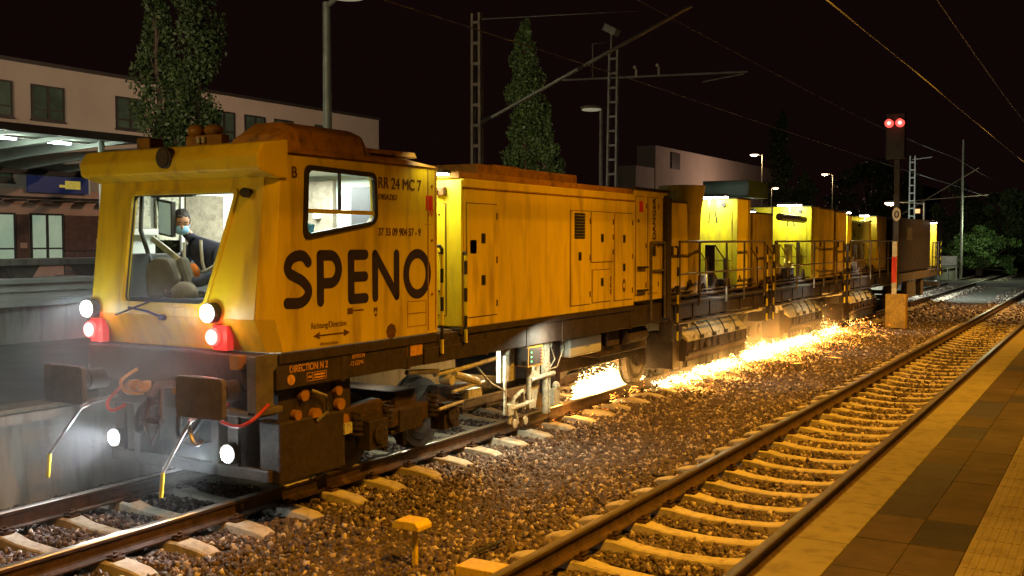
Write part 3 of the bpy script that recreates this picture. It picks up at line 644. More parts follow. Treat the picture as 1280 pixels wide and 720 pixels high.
# ------------------------------------------------------------ the grinding train
SX, WX = -6.6, -9.0            # near and far body sides
def wheelset(parent, y, r=.42, steelm='castiron'):
    for s in (-1, 1):
        x = XL+s*.7535; b = MB()
        b.cyl((x-.06, y, r), (x+.065, y, r), r, 32, 0); b.cyl((x-s*.06, y, r), (x-s*.09, y, r), r+.028, 32, 0)
        b.cyl((x+.065, y, r), (x+.072, y, r), r*.80, 28, 1); b.cyl((x+.07, y, r), (x+.13, y, r), .12, 16, 1)
        b.cyl((x+.066, y, r), (x+.076, y, r), r*.62, 28, 0)
        b.build('wheel', [steelm, 'rustdark'], parent, bevel=.006)
    b = MB(); b.cyl((XL-.75, y, r), (XL+.75, y, r), .08, 12); b.build('axle', 'rustdark', parent)
def bogie(parent, ya, yb, r=.42):
    o = thing('bogie', (0, 0, 0), None, None); o.parent = parent; o.location = (0, 0, 0); OFF[o.name] = off(parent)
    b = MB(); ym = (ya+yb)/2
    for x in (XL+1.02, XL-1.12):
        b.prism([(ya-.55, .62), (ya-.5, .74), (ym-.55, .78), (ym-.35, .62), (ym+.35, .62), (ym+.55, .78), (yb+.5, .74), (yb+.55, .62), (yb+.3, .52), (ym+.4, .42), (ym-.4, .42), (ya-.3, .52)], 'x', x, x+.14)
    b.box(XL-1.1, XL+1.1, ym-.2, ym+.2, .5, .8); b.build('frame', 'rustdark', o, bevel=.015)
    for yy in (ya, yb):
        b = MB(); x = XL+1.16
        b.box(x-.1, x+.10, yy-.16, yy+.16, r-.16, r+.16); b.cyl((x+.1, yy, r), (x+.14, yy, r), .11, 16)
        for q in range(4): b.cyl((x+.14, yy+.07*math.cos(q*1.57+.78), r+.07*math.sin(q*1.57+.78)), (x+.155, yy+.07*math.cos(q*1.57+.78), r+.07*math.sin(q*1.57+.78)), .015, 6)
        b.build('axle_box', 'darkbrown', o, bevel=.01)
        for d in (-.27, .27):
            b = MB(); pts = [(x, yy+d+.065*math.cos(a), .44+.28*a/(2*math.pi*5)) for a in np.linspace(0, 2*math.pi*5, 60)]
            pts = [(x+.065*math.sin(a), yy+d+.065*math.cos(a), .44+.28*a/(2*math.pi*5)) for a in np.linspace(0, 2*math.pi*5, 60)]
            b.tube(pts, .016, 5); b.build('spring', 'darkbrown', o, smooth=True)
        wheelset(o, yy, r)
    b = MB(); b.box(XL+1.0, XL+1.18, ym-.22, ym+.22, .35, .60); b.tube([(XL+1.1, ya+.4, .35), (XL+1.1, yb-.4, .35)], .025, 6)
    b.box(XL+.85, XL+.95, ya+.48, ya+.56, .12, .6); b.box(XL+.85, XL+.95, yb-.56, yb-.48, .12, .6); b.build('brake_gear', 'darkbrown', o, bevel=.008)
    return o
def striped_rail(parent, x, y, z0, z1, r=.02, hook=.12, seg=.16):
    b = MB(); z = z0; k = 0
    while z < z1-.001:
        zz = min(z+seg, z1); b.cyl((x, y, z), (x, y, zz), r, 8, k % 2); z = zz; k += 1
    b.tube([(x, y, z1), (x-hook*.2, y, z1+.03), (x-hook, y, z1+.035)], r, 8, 1); b.tube([(x, y, z0), (x-hook, y, z0)], r, 8, 1)
    return b.build('handrail', ['lemon', 'frame'], parent)
def recessed_panel(b, x, ya, yb, za, zb, m=1, t=.008):
    """thin dark joint lines round a door or hatch"""
    e = .0025
    b.box(x+e, x+e+.004, ya, yb, za, za+t, m); b.box(x+e, x+e+.004, ya, yb, zb-t, zb, m); b.box(x+e, x+e+.004, ya, ya+t, za+t, zb-t, m); b.box(x+e, x+e+.004, yb-t, yb, za+t, zb-t, m)
def hatch(parent, x, ya, yb, za, zb, name='door', m='yellow', handles=()):
    b = MB(); b.box(x-.01, x+.004, ya, yb, za, zb, 1); b.box(x, x+.016, ya+.012, yb-.012, za+.012, zb-.012, 0)
    for zz in np.linspace(za+.15, zb-.15, 3): b.cyl((x+.02, yb-.03, zz-.04), (x+.02, yb-.03, zz+.04), .012, 6, 1)
    o = b.build(name, [m, 'seam'], parent, bevel=.003)
    for (hy, hz) in handles:
        h = MB(); h.box(x+.016, x+.022, hy-.045, hy+.045, hz-.06, hz+.06); h.box(x+.022, x+.034, hy-.01, hy+.012, hz-.035, hz+.035); h.build('handle', 'frame', o, bevel=.003)
    return o
def worklamp(parent, x, y, z, power=30, w=.5, tgt=None, col=(1, 1, .72)):
    b = MB(); b.box(x-w/2, x+w/2, y-.06, y+.10, z, z+.06, 1); b.box(x-w/2+.01, x+w/2-.01, y-.05, y+.09, z-.03, z-.001, 0); b.box(x-.02, x+.02, y+.06, y+.12, z-.2, z, 1)
    o = b.build('work_lamp', ['work', 'frame'], parent)
    light('AREA', (x, y-.08, z-.06), power, col, .25, tgt or (x, y+.7, z-1.2), 'work_light'); return o

car = thing('cab_car', (-7.8, 11.7, 0), 'yellow front cab car of the rail grinding train with big SPENO lettering', 'rail vehicle')
# --- cab
win = rounded([(7.43, 2.555), (8.33, 2.69), (8.42, 2.75), (8.40, 3.15), (7.42, 3.165), (7.37, 3.10)][0:1]+[(8.395, 2.71), (8.41, 3.145), (7.385, 3.17), (7.36, 2.56)][0:3]+[(7.36, 2.60)], .07, 4)
win = rounded([(7.37, 2.545), (8.36, 2.68), (8.42, 2.74), (8.40, 3.15), (7.40, 3.17)], .07, 4)
side = [(7.06, 1.47), (9.52, 1.47), (9.55, 3.30), (7.10, 3.30), (7.05, 3.08), (6.95, 1.80)]
plate('side_wall', side, [win], .04, XSIDE(SX-.02), 'yellow', car, bevel=.003)
wf = thing('side_window', (0, 0, 0), None, None); wf.parent = car; wf.location = (0, 0, 0); OFF[wf.name] = off(car)
cy_, cz_ = 7.9, 2.87
big = [(cy_+(p[0]-cy_)*1.055, cz_+(p[1]-cz_)*1.11) for p in win]; sm = [(cy_+(p[0]-cy_)*.985, cz_+(p[1]-cz_)*.97) for p in win]
plate('seal', big, [sm], .03, XSIDE(SX+.012), 'frame', wf, bevel=.004)
b = MB(); b.add([(SX-.02, p[0], p[1]) for p in win], [tuple(range(len(win)))]); b.build('pane', 'glass', wf, fix=False)
b = MB(); b.box(SX-.02, SX+.02, 7.37, 8.40, 2.755, 2.795, 0); b.box(SX-.015, SX+.015, 7.865, 7.885, 2.795, 3.16, 1); b.build('window_bar', ['yellow', 'frame'], wf)
plate('side_wall', [(7.06, 1.47), (9.52, 1.47), (9.55, 3.30), (7.10, 3.30), (7.05, 3.08), (6.95, 1.80)], [rounded([(7.6, 2.3), (8.5, 2.3), (8.5, 3.1), (7.6, 3.1)], .06)], .04, XSIDE(WX+.02), 'yellow', car)
# front panel: slanting plane, two facets, chamfered corners
yf = lambda z: 6.80+.15*(z-1.78)/(3.07-1.78) if z >= 1.78 else 6.95-.15*(z-1.47)/.31
ang = math.atan2(.15, 1.29); L1 = math.hypot(.15, 1.29)
ca, sa = math.cos(ang), math.sin(ang)
FM = Matrix(((1, 0, 0, 0), (0, sa, -ca, 6.80), (0, ca, sa, 1.78), (0, 0, 0, 1)))
FXL, FXR = -8.93, -6.70
wsO = rounded([(-8.45, .115), (-7.33, .115), (-7.02, 1.17), (-8.43, 1.17)], .07, 5)
plate('front_panel', [(FXL, 0), (FXR, 0), (FXR, L1), (FXL, L1)], [wsO], .04, FM@Matrix.Translation((0, 0, -.02)), 'yellow', car, bevel=.003)
wc = (-7.8, .65)
bigw = [(wc[0]+(p[0]-wc[0])*1.05, wc[1]+(p[1]-wc[1])*1.055) for p in wsO]; smw = [(wc[0]+(p[0]-wc[0])*.985, wc[1]+(p[1]-wc[1])*.98) for p in wsO]
ws = thing('windscreen', (0, 0, 0), None, None); ws.parent = car; ws.location = (0, 0, 0); OFF[ws.name] = off(car)
plate('frame', bigw, [wsO], .03, FM@Matrix.Translation((0, 0, .01)), 'yellow', ws, bevel=.006)
plate('seal', [(wc[0]+(p[0]-wc[0])*1.003, wc[1]+(p[1]-wc[1])*1.003) for p in wsO], [smw], .02, FM@Matrix.Translation((0, 0, -.01)), 'frame', ws)
b = MB(); b.add([FM@Vector((p[0], p[1], -.02)) for p in wsO], [tuple(range(len(wsO)))]); b.build('pane', 'glass', ws, fix=False)
b = MB(); b.tube([FM@Vector((-7.86, -.02, .03)), FM@Vector((-8.05, .03, .05)), FM@Vector((-8.32, .06, .05))], .012, 6); b.tube([FM@Vector((-8.5, -.02, .05)), FM@Vector((-7.72, .22, .05))], .010, 6)
b.cyl(FM@Vector((-7.86, -.02, 0)), FM@Vector((-7.86, -.02, .05)), .03, 10); b.build('wiper', 'frame', ws)
b = MB(); z0, z1 = 1.47, 1.78; b.add([(FXL, 6.95, z0), (FXR, 6.95, z0), (FXR, 6.80, z1), (FXL, 6.80, z1), (FXL, 6.99, z0), (FXR, 6.99, z0), (FXR, 6.84, z1), (FXL, 6.84, z1)], [(0,1,2,3),(7,6,5,4),(0,4,5,1),(3,2,6,7),(0,3,7,4),(1,5,6,2)])
for sx_, fx_ in ((SX, FXR), (WX, FXL)):       # chamfer strips
    d = .02 if sx_ == SX else -.02
    b.add([(fx_, 6.953, z0), (fx_, 6.803, z1), (fx_, 6.953, 3.07), (sx_-d*0, 7.06, z0), (sx_, 6.95, z1), (sx_, 7.05, 3.08)], [(0, 3, 4, 1), (1, 4, 5, 2)])
b.build('lower_front', 'yellow', car, fix=False)
# dirt covered apron, red marker boxes
def front_lamp(x, z, r, core, rim, name, pw, col, y=None, box=None):
    y = y if y is not None else yf(z)
    b = MB()
    if box: b.box(x-.02, x+.16, y-.06, y+.02, z-.12, z+.11, 2)
    b.cyl((x, y+.02, z), (x, y-.09, z), r*1.2, 22, 1); b.cyl((x, y-.085, z), (x, y-.105, z), r, 22, 0); b.ball((x, y-.095, z), r*.98, 0, 18, 8, (1, .25, 1))
    o = b.build(name, [core, rim, 'redlens'], car, smooth=False)
    light('SPOT', (x, y-.17, z), pw*.7, col, r*.8, (x-.9, y-5, z-1.2), name+'_beam', spot=110, blend=.8)
    return o
front_lamp(-8.89, 1.815, .078, 'headwhite', 'frame', 'marker_light', 50, COOL)
front_lamp(-7.20, 1.83, .078, 'headwhite', 'frame', 'marker_light', 50, COOL)
front_lamp(-8.93, 1.60, .07, 'lampredcore', 'lampred', 'tail_light', 9, (1, .08, .06), y=6.86, box=True)
front_lamp(-7.20, 1.605, .07, 'lampredcore', 'lampred', 'tail_light', 9, (1, .08, .06), y=6.86, box=True)
for x in (-8.93, -7.20): light('POINT', (x, 6.66, 1.6), 5, (1, .10, .08), .05, name='tail_glow')
for x in (-8.89, -7.20): light('POINT', (x-.03, 6.46, 1.83), 7, COOL, .05, name='marker_glow')
# visor, roof
b = MB(); b.prism([(6.74, 3.13), (6.72, 3.25), (6.80, 3.37), (7.12, 3.42), (7.12, 3.06), (6.98, 3.06)], 'x', -8.98, -6.56); b.build('visor', 'yellow', car, bevel=.02)
b = MB(); b.cyl((-7.74, 6.78, 3.27), (-7.74, 6.70, 3.27), .10, 22, 0); b.cyl((-7.74, 6.70, 3.27), (-7.74, 6.685, 3.27), .082, 22, 1); b.build('sealed_lamp', ['frame', 'darkbrown'], car, bevel=.006)
b = MB(); b.cyl((-6.90, 6.96, 2.93), (-6.84, 6.84, 2.93), .045, 14); b.build('horn', 'frame', car)
RP = [(-6.56, 3.30), (-6.60, 3.345), (-6.80, 3.40), (-7.8, 3.42), (-8.80, 3.40), (-9.0, 3.345), (-9.04, 3.30)]
b = MB(); b.prism(RP, 'y', 7.10, 9.15); RP2 = [(-6.58, 3.295), (-6.62, 3.32), (-6.9, 3.33), (-7.8, 3.34), (-8.7, 3.33), (-9.0, 3.32), (-9.02, 3.295)]
n = len(RP); b.add([(p[0], 9.15, p[1]) for p in RP]+[(p[0], 9.56, p[1]) for p in RP2], [(i, (i+1) % n, n+(i+1) % n, n+i) for i in range(n)]+[tuple(range(n, 2*n))])
b.build('roof', 'roofpaint', car, bevel=.01)
b = MB(); HP = [(-6.60, 3.34), (-6.66, 3.54), (-6.82, 3.61), (-7.14, 3.61), (-7.28, 3.54), (-7.32, 3.34)]
b.prism([(p[0], p[1]) for p in HP], 'y', 7.30, 8.30); n = len(HP)
b.add([(p[0], 7.30, p[1]) for p in HP]+[((p[0]+6.96)*.92-6.96, 7.10, 3.33+(p[1]-3.34)*.55) for p in HP], [(i, (i+1) % n, n+(i+1) % n, n+i) for i in range(n)]+[tuple(range(n, 2*n))])
b.add([(p[0], 8.30, p[1]) for p in HP]+[((p[0]+6.96)*.92-6.96, 8.44, 3.33+(p[1]-3.34)*.35) for p in HP], [(i, (i+1) % n, n+(i+1) % n, n+i) for i in range(n)]+[tuple(range(n, 2*n))])
b.build('roof_hood', 'roofpaint', car, bevel=.02)
b = MB(); b.prism([(7.55, 3.40), (7.55, 3.44), (9.3, 3.46), (9.35, 3.40)], 'x', -7.3, -6.72); b.build('roof_panel', 'roofpaint', car, bevel=.01)
b = MB(); b.ball((-8.10, 7.45, 3.60), .095, 0, 14, 8, (1.1, 1, .75)); b.ball((-7.86, 7.45, 3.60), .085, 1, 14, 8, (1.3, 1, .7)); b.box(-8.2, -7.7, 7.4, 7.5, 3.42, 3.55, 1)
b.cyl((-8.0, 7.38, 3.47), (-8.0, 7.38, 3.53), .02, 8, 2); b.cyl((-7.93, 7.38, 3.47), (-7.93, 7.38, 3.53), .02, 8, 2); b.build('beacon', ['amber', 'roofpaint', 'cream'], car, smooth=True)
b = MB(); b.box(-8.95, -8.75, 7.4, 7.6, 3.40, 3.57); b.build('aerial_box', 'roofpaint', car, bevel=.02)
b = MB(); b.box(SX-.001, SX+.012, 7.07, 9.55, 3.285, 3.305, 0); b.box(SX+.001, SX+.008, 9.36, 9.375, 1.5, 3.28, 0); b.build('gutter', 'roofpaint', car)
b = MB(); b.box(WX, SX, 9.50, 9.55, 1.47, 3.30); b.build('rear_wall', 'yellow', car)
# interior
b = MB(); b.box(WX+.04, SX-.045, 7.02, 9.50, 1.40, 1.46); b.box(WX+.045, WX+.06, 6.9, 9.48, 1.46, 2.28); b.box(WX+.045, WX+.06, 7.0, 9.48, 2.9, 3.26); b.box(WX+.045, WX+.06, 6.98, 7.62, 2.28, 2.9); b.box(WX+.045, WX+.06, 8.55, 9.48, 2.28, 2.9); b.box(WX+.06, SX-.045, 9.44, 9.49, 1.46, 3.26)
b.box(WX+.04, SX-.045, 7.12, 9.50, 3.25, 3.28); b.build('cab_lining', 'interior', car)
b = MB(); b.box(-8.93, -8.90, 7.95, 8.6, 2.2, 3.05, 1); b.box(-8.91, -8.88, 8.0, 8.55, 2.25, 3.0, 0); b.box(-8.91, -8.885, 7.60, 7.9, 2.5, 3.0, 2); b.build('blind', ['blind', 'white', 'cream'], car)
b = MB(); b.box(-8.4, -7.95, 9.36, 9.44, 1.5, 3.2, 2); b.box(-7.6, -7.0, 9.38, 9.44, 2.2, 3.15, 1); b.box(-7.55, -7.2, 9.2, 9.36, 2.5, 3.1, 0); b.box(-8.85, -8.5, 9.34, 9.44, 2.2, 3.0, 2); b.box(-8.2, -8.12, 9.3, 9.36, 2.75, 2.82, 3)
b.build('cab_cabinet', ['desk', 'cream', 'blind', 'white'], car, bevel=.01)
b = MB(); b.box(-8.90, -8.62, 7.02, 8.5, 1.46, 2.36, 0);  b.box(-8.88, -8.82, 7.05, 7.6, 2.55, 2.62, 1); b.box(-8.90, -8.86, 7.0, 7.5, 2.62, 2.95, 2); b.box(-8.9, -8.3, 7.15, 7.4, 2.98, 3.06, 0); b.tube([(-8.75, 7.3, 2.98), (-8.72, 7.25, 2.6), (-8.6, 7.3, 2.2)], .025, 8, 0); b.build('side_console', ['desk', 'white', 'cream'], car, bevel=.01)
b = MB(); b.box(-8.88, -7.3, 7.0, 7.30, 1.46, 1.93, 0); b.box(-8.88, -8.1, 7.3, 7.5, 1.46, 1.90, 0); b.box(-8.45, -8.1, 7.32, 7.5, 1.90, 1.93, 1); b.build('control_desk', ['desk', 'greyboard'], car, bevel=.03)
b = MB(); b.obox((-8.36, 7.28, 2.72), (.23, .05, .36), (.1, .15, -.1), 0); b.obox((-8.36, 7.25, 2.72), (.19, .012, .32), (.1, .15, -.1), 1); b.cyl((-8.50, 7.25, 3.2), (-8.45, 7.3, 2.6), .02, 8, 0); b.box(-8.5, -7.9, 7.2, 7.25, 2.93, 2.96, 0)
b.obox((-8.45, 7.35, 2.4), (.5, .03, .06), (0, .5, 0), 2); b.build('monitor', ['desk', 'screen', 'white'], car, bevel=.006)
seat = MB()
seat.prism(rounded([(-8.42, 1.9), (-8.02, 1.9), (-7.98, 2.12), (-8.10, 2.32), (-8.34, 2.33), (-8.46, 2.2)], .08), 'y', 7.05, 7.2)
seat.obox((-8.0, 7.2, 2.15), (.13, .12, .38), (0, -.42, 0), 0); seat.box(-8.4, -8.0, 7.1, 7.5, 1.88, 1.98, 0); seat.build('seat', 'seatcloth', car, bevel=.05)
b = MB(); b.ball((-7.95, 7.12, 1.98), .14, 0, 14, 8, (1.2, .7, .8)); b.build('bag', 'blind', car, smooth=True)
b = MB(); b.box(-7.98, -7.3, 7.55, 7.95, 1.46, 1.90, 0); b.box(-7.95, -7.35, 7.92, 8.05, 1.9, 2.45, 0); b.build('seat', 'desk', car, bevel=.05)
b = MB()
for (px_, py_, pz_, r_) in [(-7.9, 8.62, 2.62, .12), (-7.92, 8.55, 2.5, .13), (-7.88, 8.7, 2.42, .12)]: b.ball((px_, py_, pz_), r_, 0, 10, 7, (.8, .7, 1.3))
b.box(-7.98, -7.8, 8.5, 8.74, 2.68, 2.72, 1); tag(b.build('work_jacket', ['orangecloth', 'cream'], None, smooth=True), 'orange work jacket hanging inside the cab seen through the side window', 'jacket')
b = MB(); b.prism([(7.55, 2.55), (7.95, 2.55), (7.98, 2.66), (7.72, 2.68), (7.62, 2.74)], 'x', -7.15, -7.0); b.box(-7.2, -6.8, 7.4, 8.4, 2.49, 2.545, 1); b.build('blue_cushion', ['bluecloth', 'interior'], car, bevel=.015)
light('AREA', (-7.8, 8.75, 3.23), 120, (.92, 1, .90), 1.0, (-7.8, 8.6, 0), 'cab_light', sizey=.6)
light('AREA', (-7.7, 7.5, 3.23), 12, (1, .97, .85), .6, (-7.7, 7.6, 0), 'cab_light', sizey=.25)
b = MB(); b.box(SX+.0035, SX+.006, 9.50, 9.52, 1.50, 3.28)
for z_ in (1.9, 2.5, 3.1): b.cyl((SX+.003, 9.44, z_), (SX+.02, 9.44, z_), .014, 8)
b.build('hinge', 'roofpaint', car)
# lettering on the side
def stroke(b, pts, r):
    b.tube(pts, r, 14, up0=(1, 0, 0)); b.ball(pts[0], r, 0, 14, 8); b.ball(pts[-1], r, 0, 14, 8)
def arc(cy, cz, ry, rz, a0, a1, k=18): return [(0, cy+ry*math.cos(math.radians(a0+(a1-a0)*i/k)), cz+rz*math.sin(math.radians(a0+(a1-a0)*i/k))) for i in range(k+1)]
b = MB(); r = .052; zb_, zt = 1.86+r, 2.405-r; zm = (zb_+zt)/2
y0 = 7.115; w_ = .305
def catmull(P, k=7):
    out = []
    for i in range(len(P)-1):
        p0, p1, p2, p3 = P[max(i-1, 0)], P[i], P[i+1], P[min(i+2, len(P)-1)]
        for q in range(k): t = q/k; out.append(.5*((2*p1)+(p2-p0)*t+(2*p0-5*p1+4*p2-p3)*t*t+(3*p1-p0-3*p2+p3)*t**3))
    return out+[P[-1]]
stroke(b, catmull([Vector((0, y0+w_*u, zb_+(zt-zb_)*v)) for u, v in [(.96, .86), (.78, .98), (.5, 1.0), (.2, .93), (.05, .77), (.14, .63), (.42, .545), (.72, .45), (.97, .27), (.86, .09), (.55, .0), (.02, .01)]]), r)
y0 = 7.58; stroke(b, [(0, y0, zb_), (0, y0, zt)], r); stroke(b, [(0, y0, zt), (0, y0+.12, zt)]+arc(y0+.14, zt-.135, .13, .135, 90, -90)+[(0, y0, zt-.27)], r)
y0 = 8.04; stroke(b, [(0, y0, zb_), (0, y0, zt)], r)
for zz in (zb_, zm, zt): stroke(b, [(0, y0, zz), (0, y0+(.22 if zz == zm else .225), zz)], r)
y0 = 8.425; stroke(b, [(0, y0, zb_), (0, y0, zt)], r*.95); stroke(b, [(0, y0+.365, zb_), (0, y0+.365, zt)], r*.95); stroke(b, [(0, y0, zt), (0, y0+.365, zb_)], r*.95)
stroke(b, arc(9.165, zm, .205, (zt-zb_)/2, 90, 452, 40), r)
b.v = [(SX+.005+p[0]*.03, p[1], p[2]) for p in b.v]; b.build('lettering', 'navy', car, smooth=True)
def sidetxt(s, y, z, size, m='lettering', sx=1., bold=.0, x=SX+.0065): return text('lettering', s, at_side(x, y, z), size, m, car, th=.001, sx=sx, bold=bold)
sidetxt('B', 7.185, 3.075, .145, bold=.006)
sidetxt('RR 24 MC 7', 8.475, 3.035, .165, sx=.92, bold=.004)
sidetxt('DIBAZIO', 8.48, 2.92, .082, bold=.0012)
sidetxt('37 33 09 904 57 - 9', 8.475, 2.545, .115, sx=.82, bold=.003)
sidetxt('Richtung/Direction', 7.44, 1.655, .085, sx=.80)
sidetxt('direction', 7.56, 1.487, .05, sx=1.5)
b = MB(); x = SX+.005; b.box(x, x+.003, 7.56, 7.92, 1.578, 1.592)
for a, c in ((7.47, .09), (8.01, -.09)): b.prism([(a, 1.585), (a+c, 1.62), (a+c, 1.55)], 'x', x, x+.003)
b.build('arrow', 'lettering', car)
b = MB(); b.prism([(8.40, 1.742), (8.46, 1.742), (8.43, 1.708)], 'x', x, x+.003); b.build('pictogram', 'lettering', car)
b = MB(); b.box(x, x+.003, 7.98, 8.06, 1.765, 1.825); b.box(x, x+.003, 8.065, 8.23, 1.79, 1.803); b.build('pictogram', 'lettering', car)
b = MB(); b.cyl((x, 8.69, 1.54), (x+.003, 8.69, 1.54), .085, 8); b.build('pictogram', 'lettering', car)
sidetxt('M', 8.395, 1.755, .075, bold=.004)
b = MB(); recessed_panel(b, SX, 8.98, 9.33, 1.56, 1.84, 0); recessed_panel(b, SX, 8.98, 9.33, 1.70, 1.71, 0, .004); b.build('data_panel', 'roofpaint', car)
b = MB(); b.box(SX+.002, SX+.006, 9.33, 9.46, 2.83, 2.99); b.build('red_tag', 'red', car)
sidetxt('W', 9.35, 2.76, .12, m='red'); sidetxt('_*_', 9.31, 2.68, .08)
# --- underframe
b = MB(); b.box(SX-.12, SX-.02, 7.0, 16.45, 1.12, 1.44, 0); b.box(SX-.06, SX+.0, 7.02, 9.55, 1.36, 1.455, 0); b.box(WX, WX+.1, 7.0, 16.45, 1.12, 1.44, 0); b.box(WX+.1, SX-.12, 7.0, 16.45, 1.30, 1.42, 0)
b.box(SX-.12, SX, 9.3, 10.6, 1.12, 1.30, 0)
for yy in (7.9, 9.0, 10.6, 11.6, 12.6, 13.7, 14.9, 16.0): b.box(SX-.13, SX-.012, yy, yy+.06, 1.10, 1.44, 0)
b.box(-6.75, -6.59, 10.0, 15.05, 1.40, 1.475, 0); b.build('underframe', 'darkbrown', car, bevel=.008)
text('lettering', 'DIRECTION N 2', at_side(SX-.016, 7.16, 1.265), .095, 'stencil', car, th=.001, sx=.8, bold=.003)
b = MB(); q = SX-.018
for (a, c, z0, z1) in [(7.40, 7.68, 1.16, 1.165), (7.40, 7.68, 1.235, 1.24), (7.40, 7.405, 1.16, 1.24), (7.675, 7.68, 1.16, 1.24), (7.48, 7.485, 1.16, 1.24), (7.50, 7.66, 1.205, 1.222), (7.50, 7.66, 1.178, 1.192), (7.42, 7.47, 1.19, 1.21)]: b.box(q, q+.004, a, c, z0, z1)
b.box(q, q+.003, 9.0, 9.28, 1.24, 1.36); b.cyl((q, 7.18, 1.20), (q+.01, 7.18, 1.20), .05, 14); b.build('data_plate', 'stencil', car)
text('lettering', 'REVISION', at_side(SX-.016, 8.07, 1.31), .06, 'stencil', car, th=.001, sx=.8); text('lettering', '-12 GSPV-', at_side(SX-.016, 8.03, 1.24), .065, 'stencil', car, th=.001, sx=.85)
# front beam, guard plates, buffers
b = MB(); b.box(-9.0, -6.72, 6.80, 7.05, 1.12, 1.46); b.box(-8.9, -6.8, 6.84, 7.0, .88, 1.12); b.build('headstock', 'darkbrown', car, bevel=.015)
b = MB(); b.prism([(6.72, .92), (6.72, 1.46), (6.78, 1.46), (6.78, .98), (7.06, .98), (7.06, .92)], 'x', -6.72, -6.60); b.prism([(6.78, 1.46), (7.08, 1.46), (7.08, 1.38), (6.96, 1.30), (6.96, .98), (6.78, .98)], 'x', -6.70, -6.62); b.box(-7.05, -6.62, 6.72, 7.0, .90, .96)
b.build('step_frame', 'greyboard', car, bevel=.01)
b = MB(); b.prism(rounded([(-6.90, 1.33), (-6.80, 1.33), (-6.79, 1.46), (-6.91, 1.46)], .02), 'y', 6.70, 6.795); b.build('reflector', 'amber', car); b = MB(); b.box(-7.0, -6.9, 6.71, 6.73, 1.17, 1.21); b.build('reflector', 'amber', car)
def buffer(x, z):
    b = MB(); b.cyl((x, 6.85, z), (x, 6.62, z), .10, 20, 0); b.cyl((x, 6.62, z), (x, 6.46, z), .075, 20, 0); o = b.build('buffer', ['darkbrown'], car, smooth=True)
    h = MB(); h.prism(rounded([(x-.30, z-.20), (x+.28, z-.20), (x+.28, z+.165), (x-.30, z+.165)], .05, 5), 'y', 6.37, 6.42, 0)
    h.cyl((x, 6.42, z), (x, 6.47, z), .14, 20, 0, .08); h.tube([(x-.2, 6.39, z+.165), (x, 6.385, z+.172), (x+.2, 6.39, z+.165)], .008, 6, 1); h.build('buffer_head', ['greyboard', 'steel'], o, bevel=.008)
buffer(-8.80, 1.12); buffer(-6.94, 1.13)
b = MB()
b.tube([(-7.75, 6.85, 1.12), (-7.75, 6.6, 1.14), (-7.75, 6.5, 1.05), (-7.75, 6.55, .98)], .04, 10); b.tube([(-7.72, 6.62, 1.1), (-7.66, 6.56, .8), (-7.72, 6.5, .6), (-7.8, 6.5, .78), (-7.8, 6.55, 1.05)], .022, 8)
b.cyl((-7.85, 6.52, .82), (-7.6, 6.52, .82), .03, 10); b.build('coupling', 'rustdark', car, smooth=True)
def hose(pts, r, m): 
    P = [Vector(p) for p in pts]; out = []
    for i in range(len(P)-1):
        p0, p1, p2, p3 = P[max(i-1, 0)], P[i], P[i+1], P[min(i+2, len(P)-1)]
        for k in range(6):
            t = k/6; out.append(.5*((2*p1)+(p2-p0)*t+(2*p0-5*p1+4*p2-p3)*t*t+(3*p1-p0-3*p2+p3)*t**3))
    out.append(P[-1]); b = MB(); b.tube(out, r, 8); return b.build('hose', m, car, smooth=True)
hose([(-8.42, 6.75, 1.08), (-8.45, 6.6, .93), (-8.33, 6.55, .86), (-8.2, 6.6, .92)], .016, 'redhose')
hose([(-7.02, 6.8, 1.0), (-7.0, 6.66, .88), (-6.75, 6.62, .84), (-6.6, 6.66, .9), (-6.58, 6.85, 1.02)], .017, 'redhose')
hose([(-8.0, 6.8, 1.05), (-8.02, 6.6, .85), (-7.95, 6.55, .7), (-7.85, 6.6, .9)], .025, 'rubber')
hose([(-7.5, 6.8, 1.1), (-7.45, 6.6, .9), (-7.40, 6.55, .7), (-7.25, 6.6, .78), (-7.22, 6.75, 1.0)], .025, 'rubber')
hose([(-7.3, 6.6, .92), (-7.16, 6.45, .86), (-7.10, 6.42, .74), (-7.04, 6.42, .68), (-6.98, 6.45, .72)], .02, 'steel')
hose([(-8.2, 6.75, 1.25), (-8.25, 6.6, 1.15), (-8.15, 6.58, 1.05), (-8.12, 6.75, 1.02)], .018, 'amber')
for x in (-8.12, -8.28, -7.62): b = MB(); b.box(x, x+.06, 6.7, 6.8, 1.04, 1.14); b.cyl((x+.03, 6.66, 1.09), (x+.03, 6.78, 1.09), .035, 10); b.build('air_cock', 'amber', car, bevel=.008)
for (xa, xb) in ((-8.62, -8.94), (-7.12, -7.34)):
    b = MB(); b.tube([(xa, 6.55, .92), (xa, 6.42, .88), (xb, 6.30, .42)], .016, 8, 0); b.tube([(xb, 6.30, .42), (xb-.03, 6.30, .19)], .019, 8, 1); b.cyl((xa, 6.85, .95), (xa, 6.5, .92), .02, 8, 0); b.build('guard_iron', ['steel', 'lemon'], car, smooth=True)
b = MB(); b.box(-8.95, -6.75, 7.30, 7.36, .22, .90, 0); b.box(-8.95, -6.75, 7.02, 7.08, .24, .36, 0); b.box(-8.6, -8.5, 7.02, 7.32, .24, .9, 0); b.box(-7.5, -7.4, 7.02, 7.32, .24, .9, 0); b.box(-8.86, -8.72, 7.0, 7.05, .36, .9, 0); b.box(-7.26, -7.12, 7.0, 7.05, .36, .9, 0)
b.box(-8.25, -7.7, 7.05, 7.3, .5, .86, 0); b.cyl((-8.4, 7.15, .6), (-8.4, 7.15, .9), .06, 12, 0)
b.build('obstacle_deflector', 'darkbrown', car, bevel=.015)
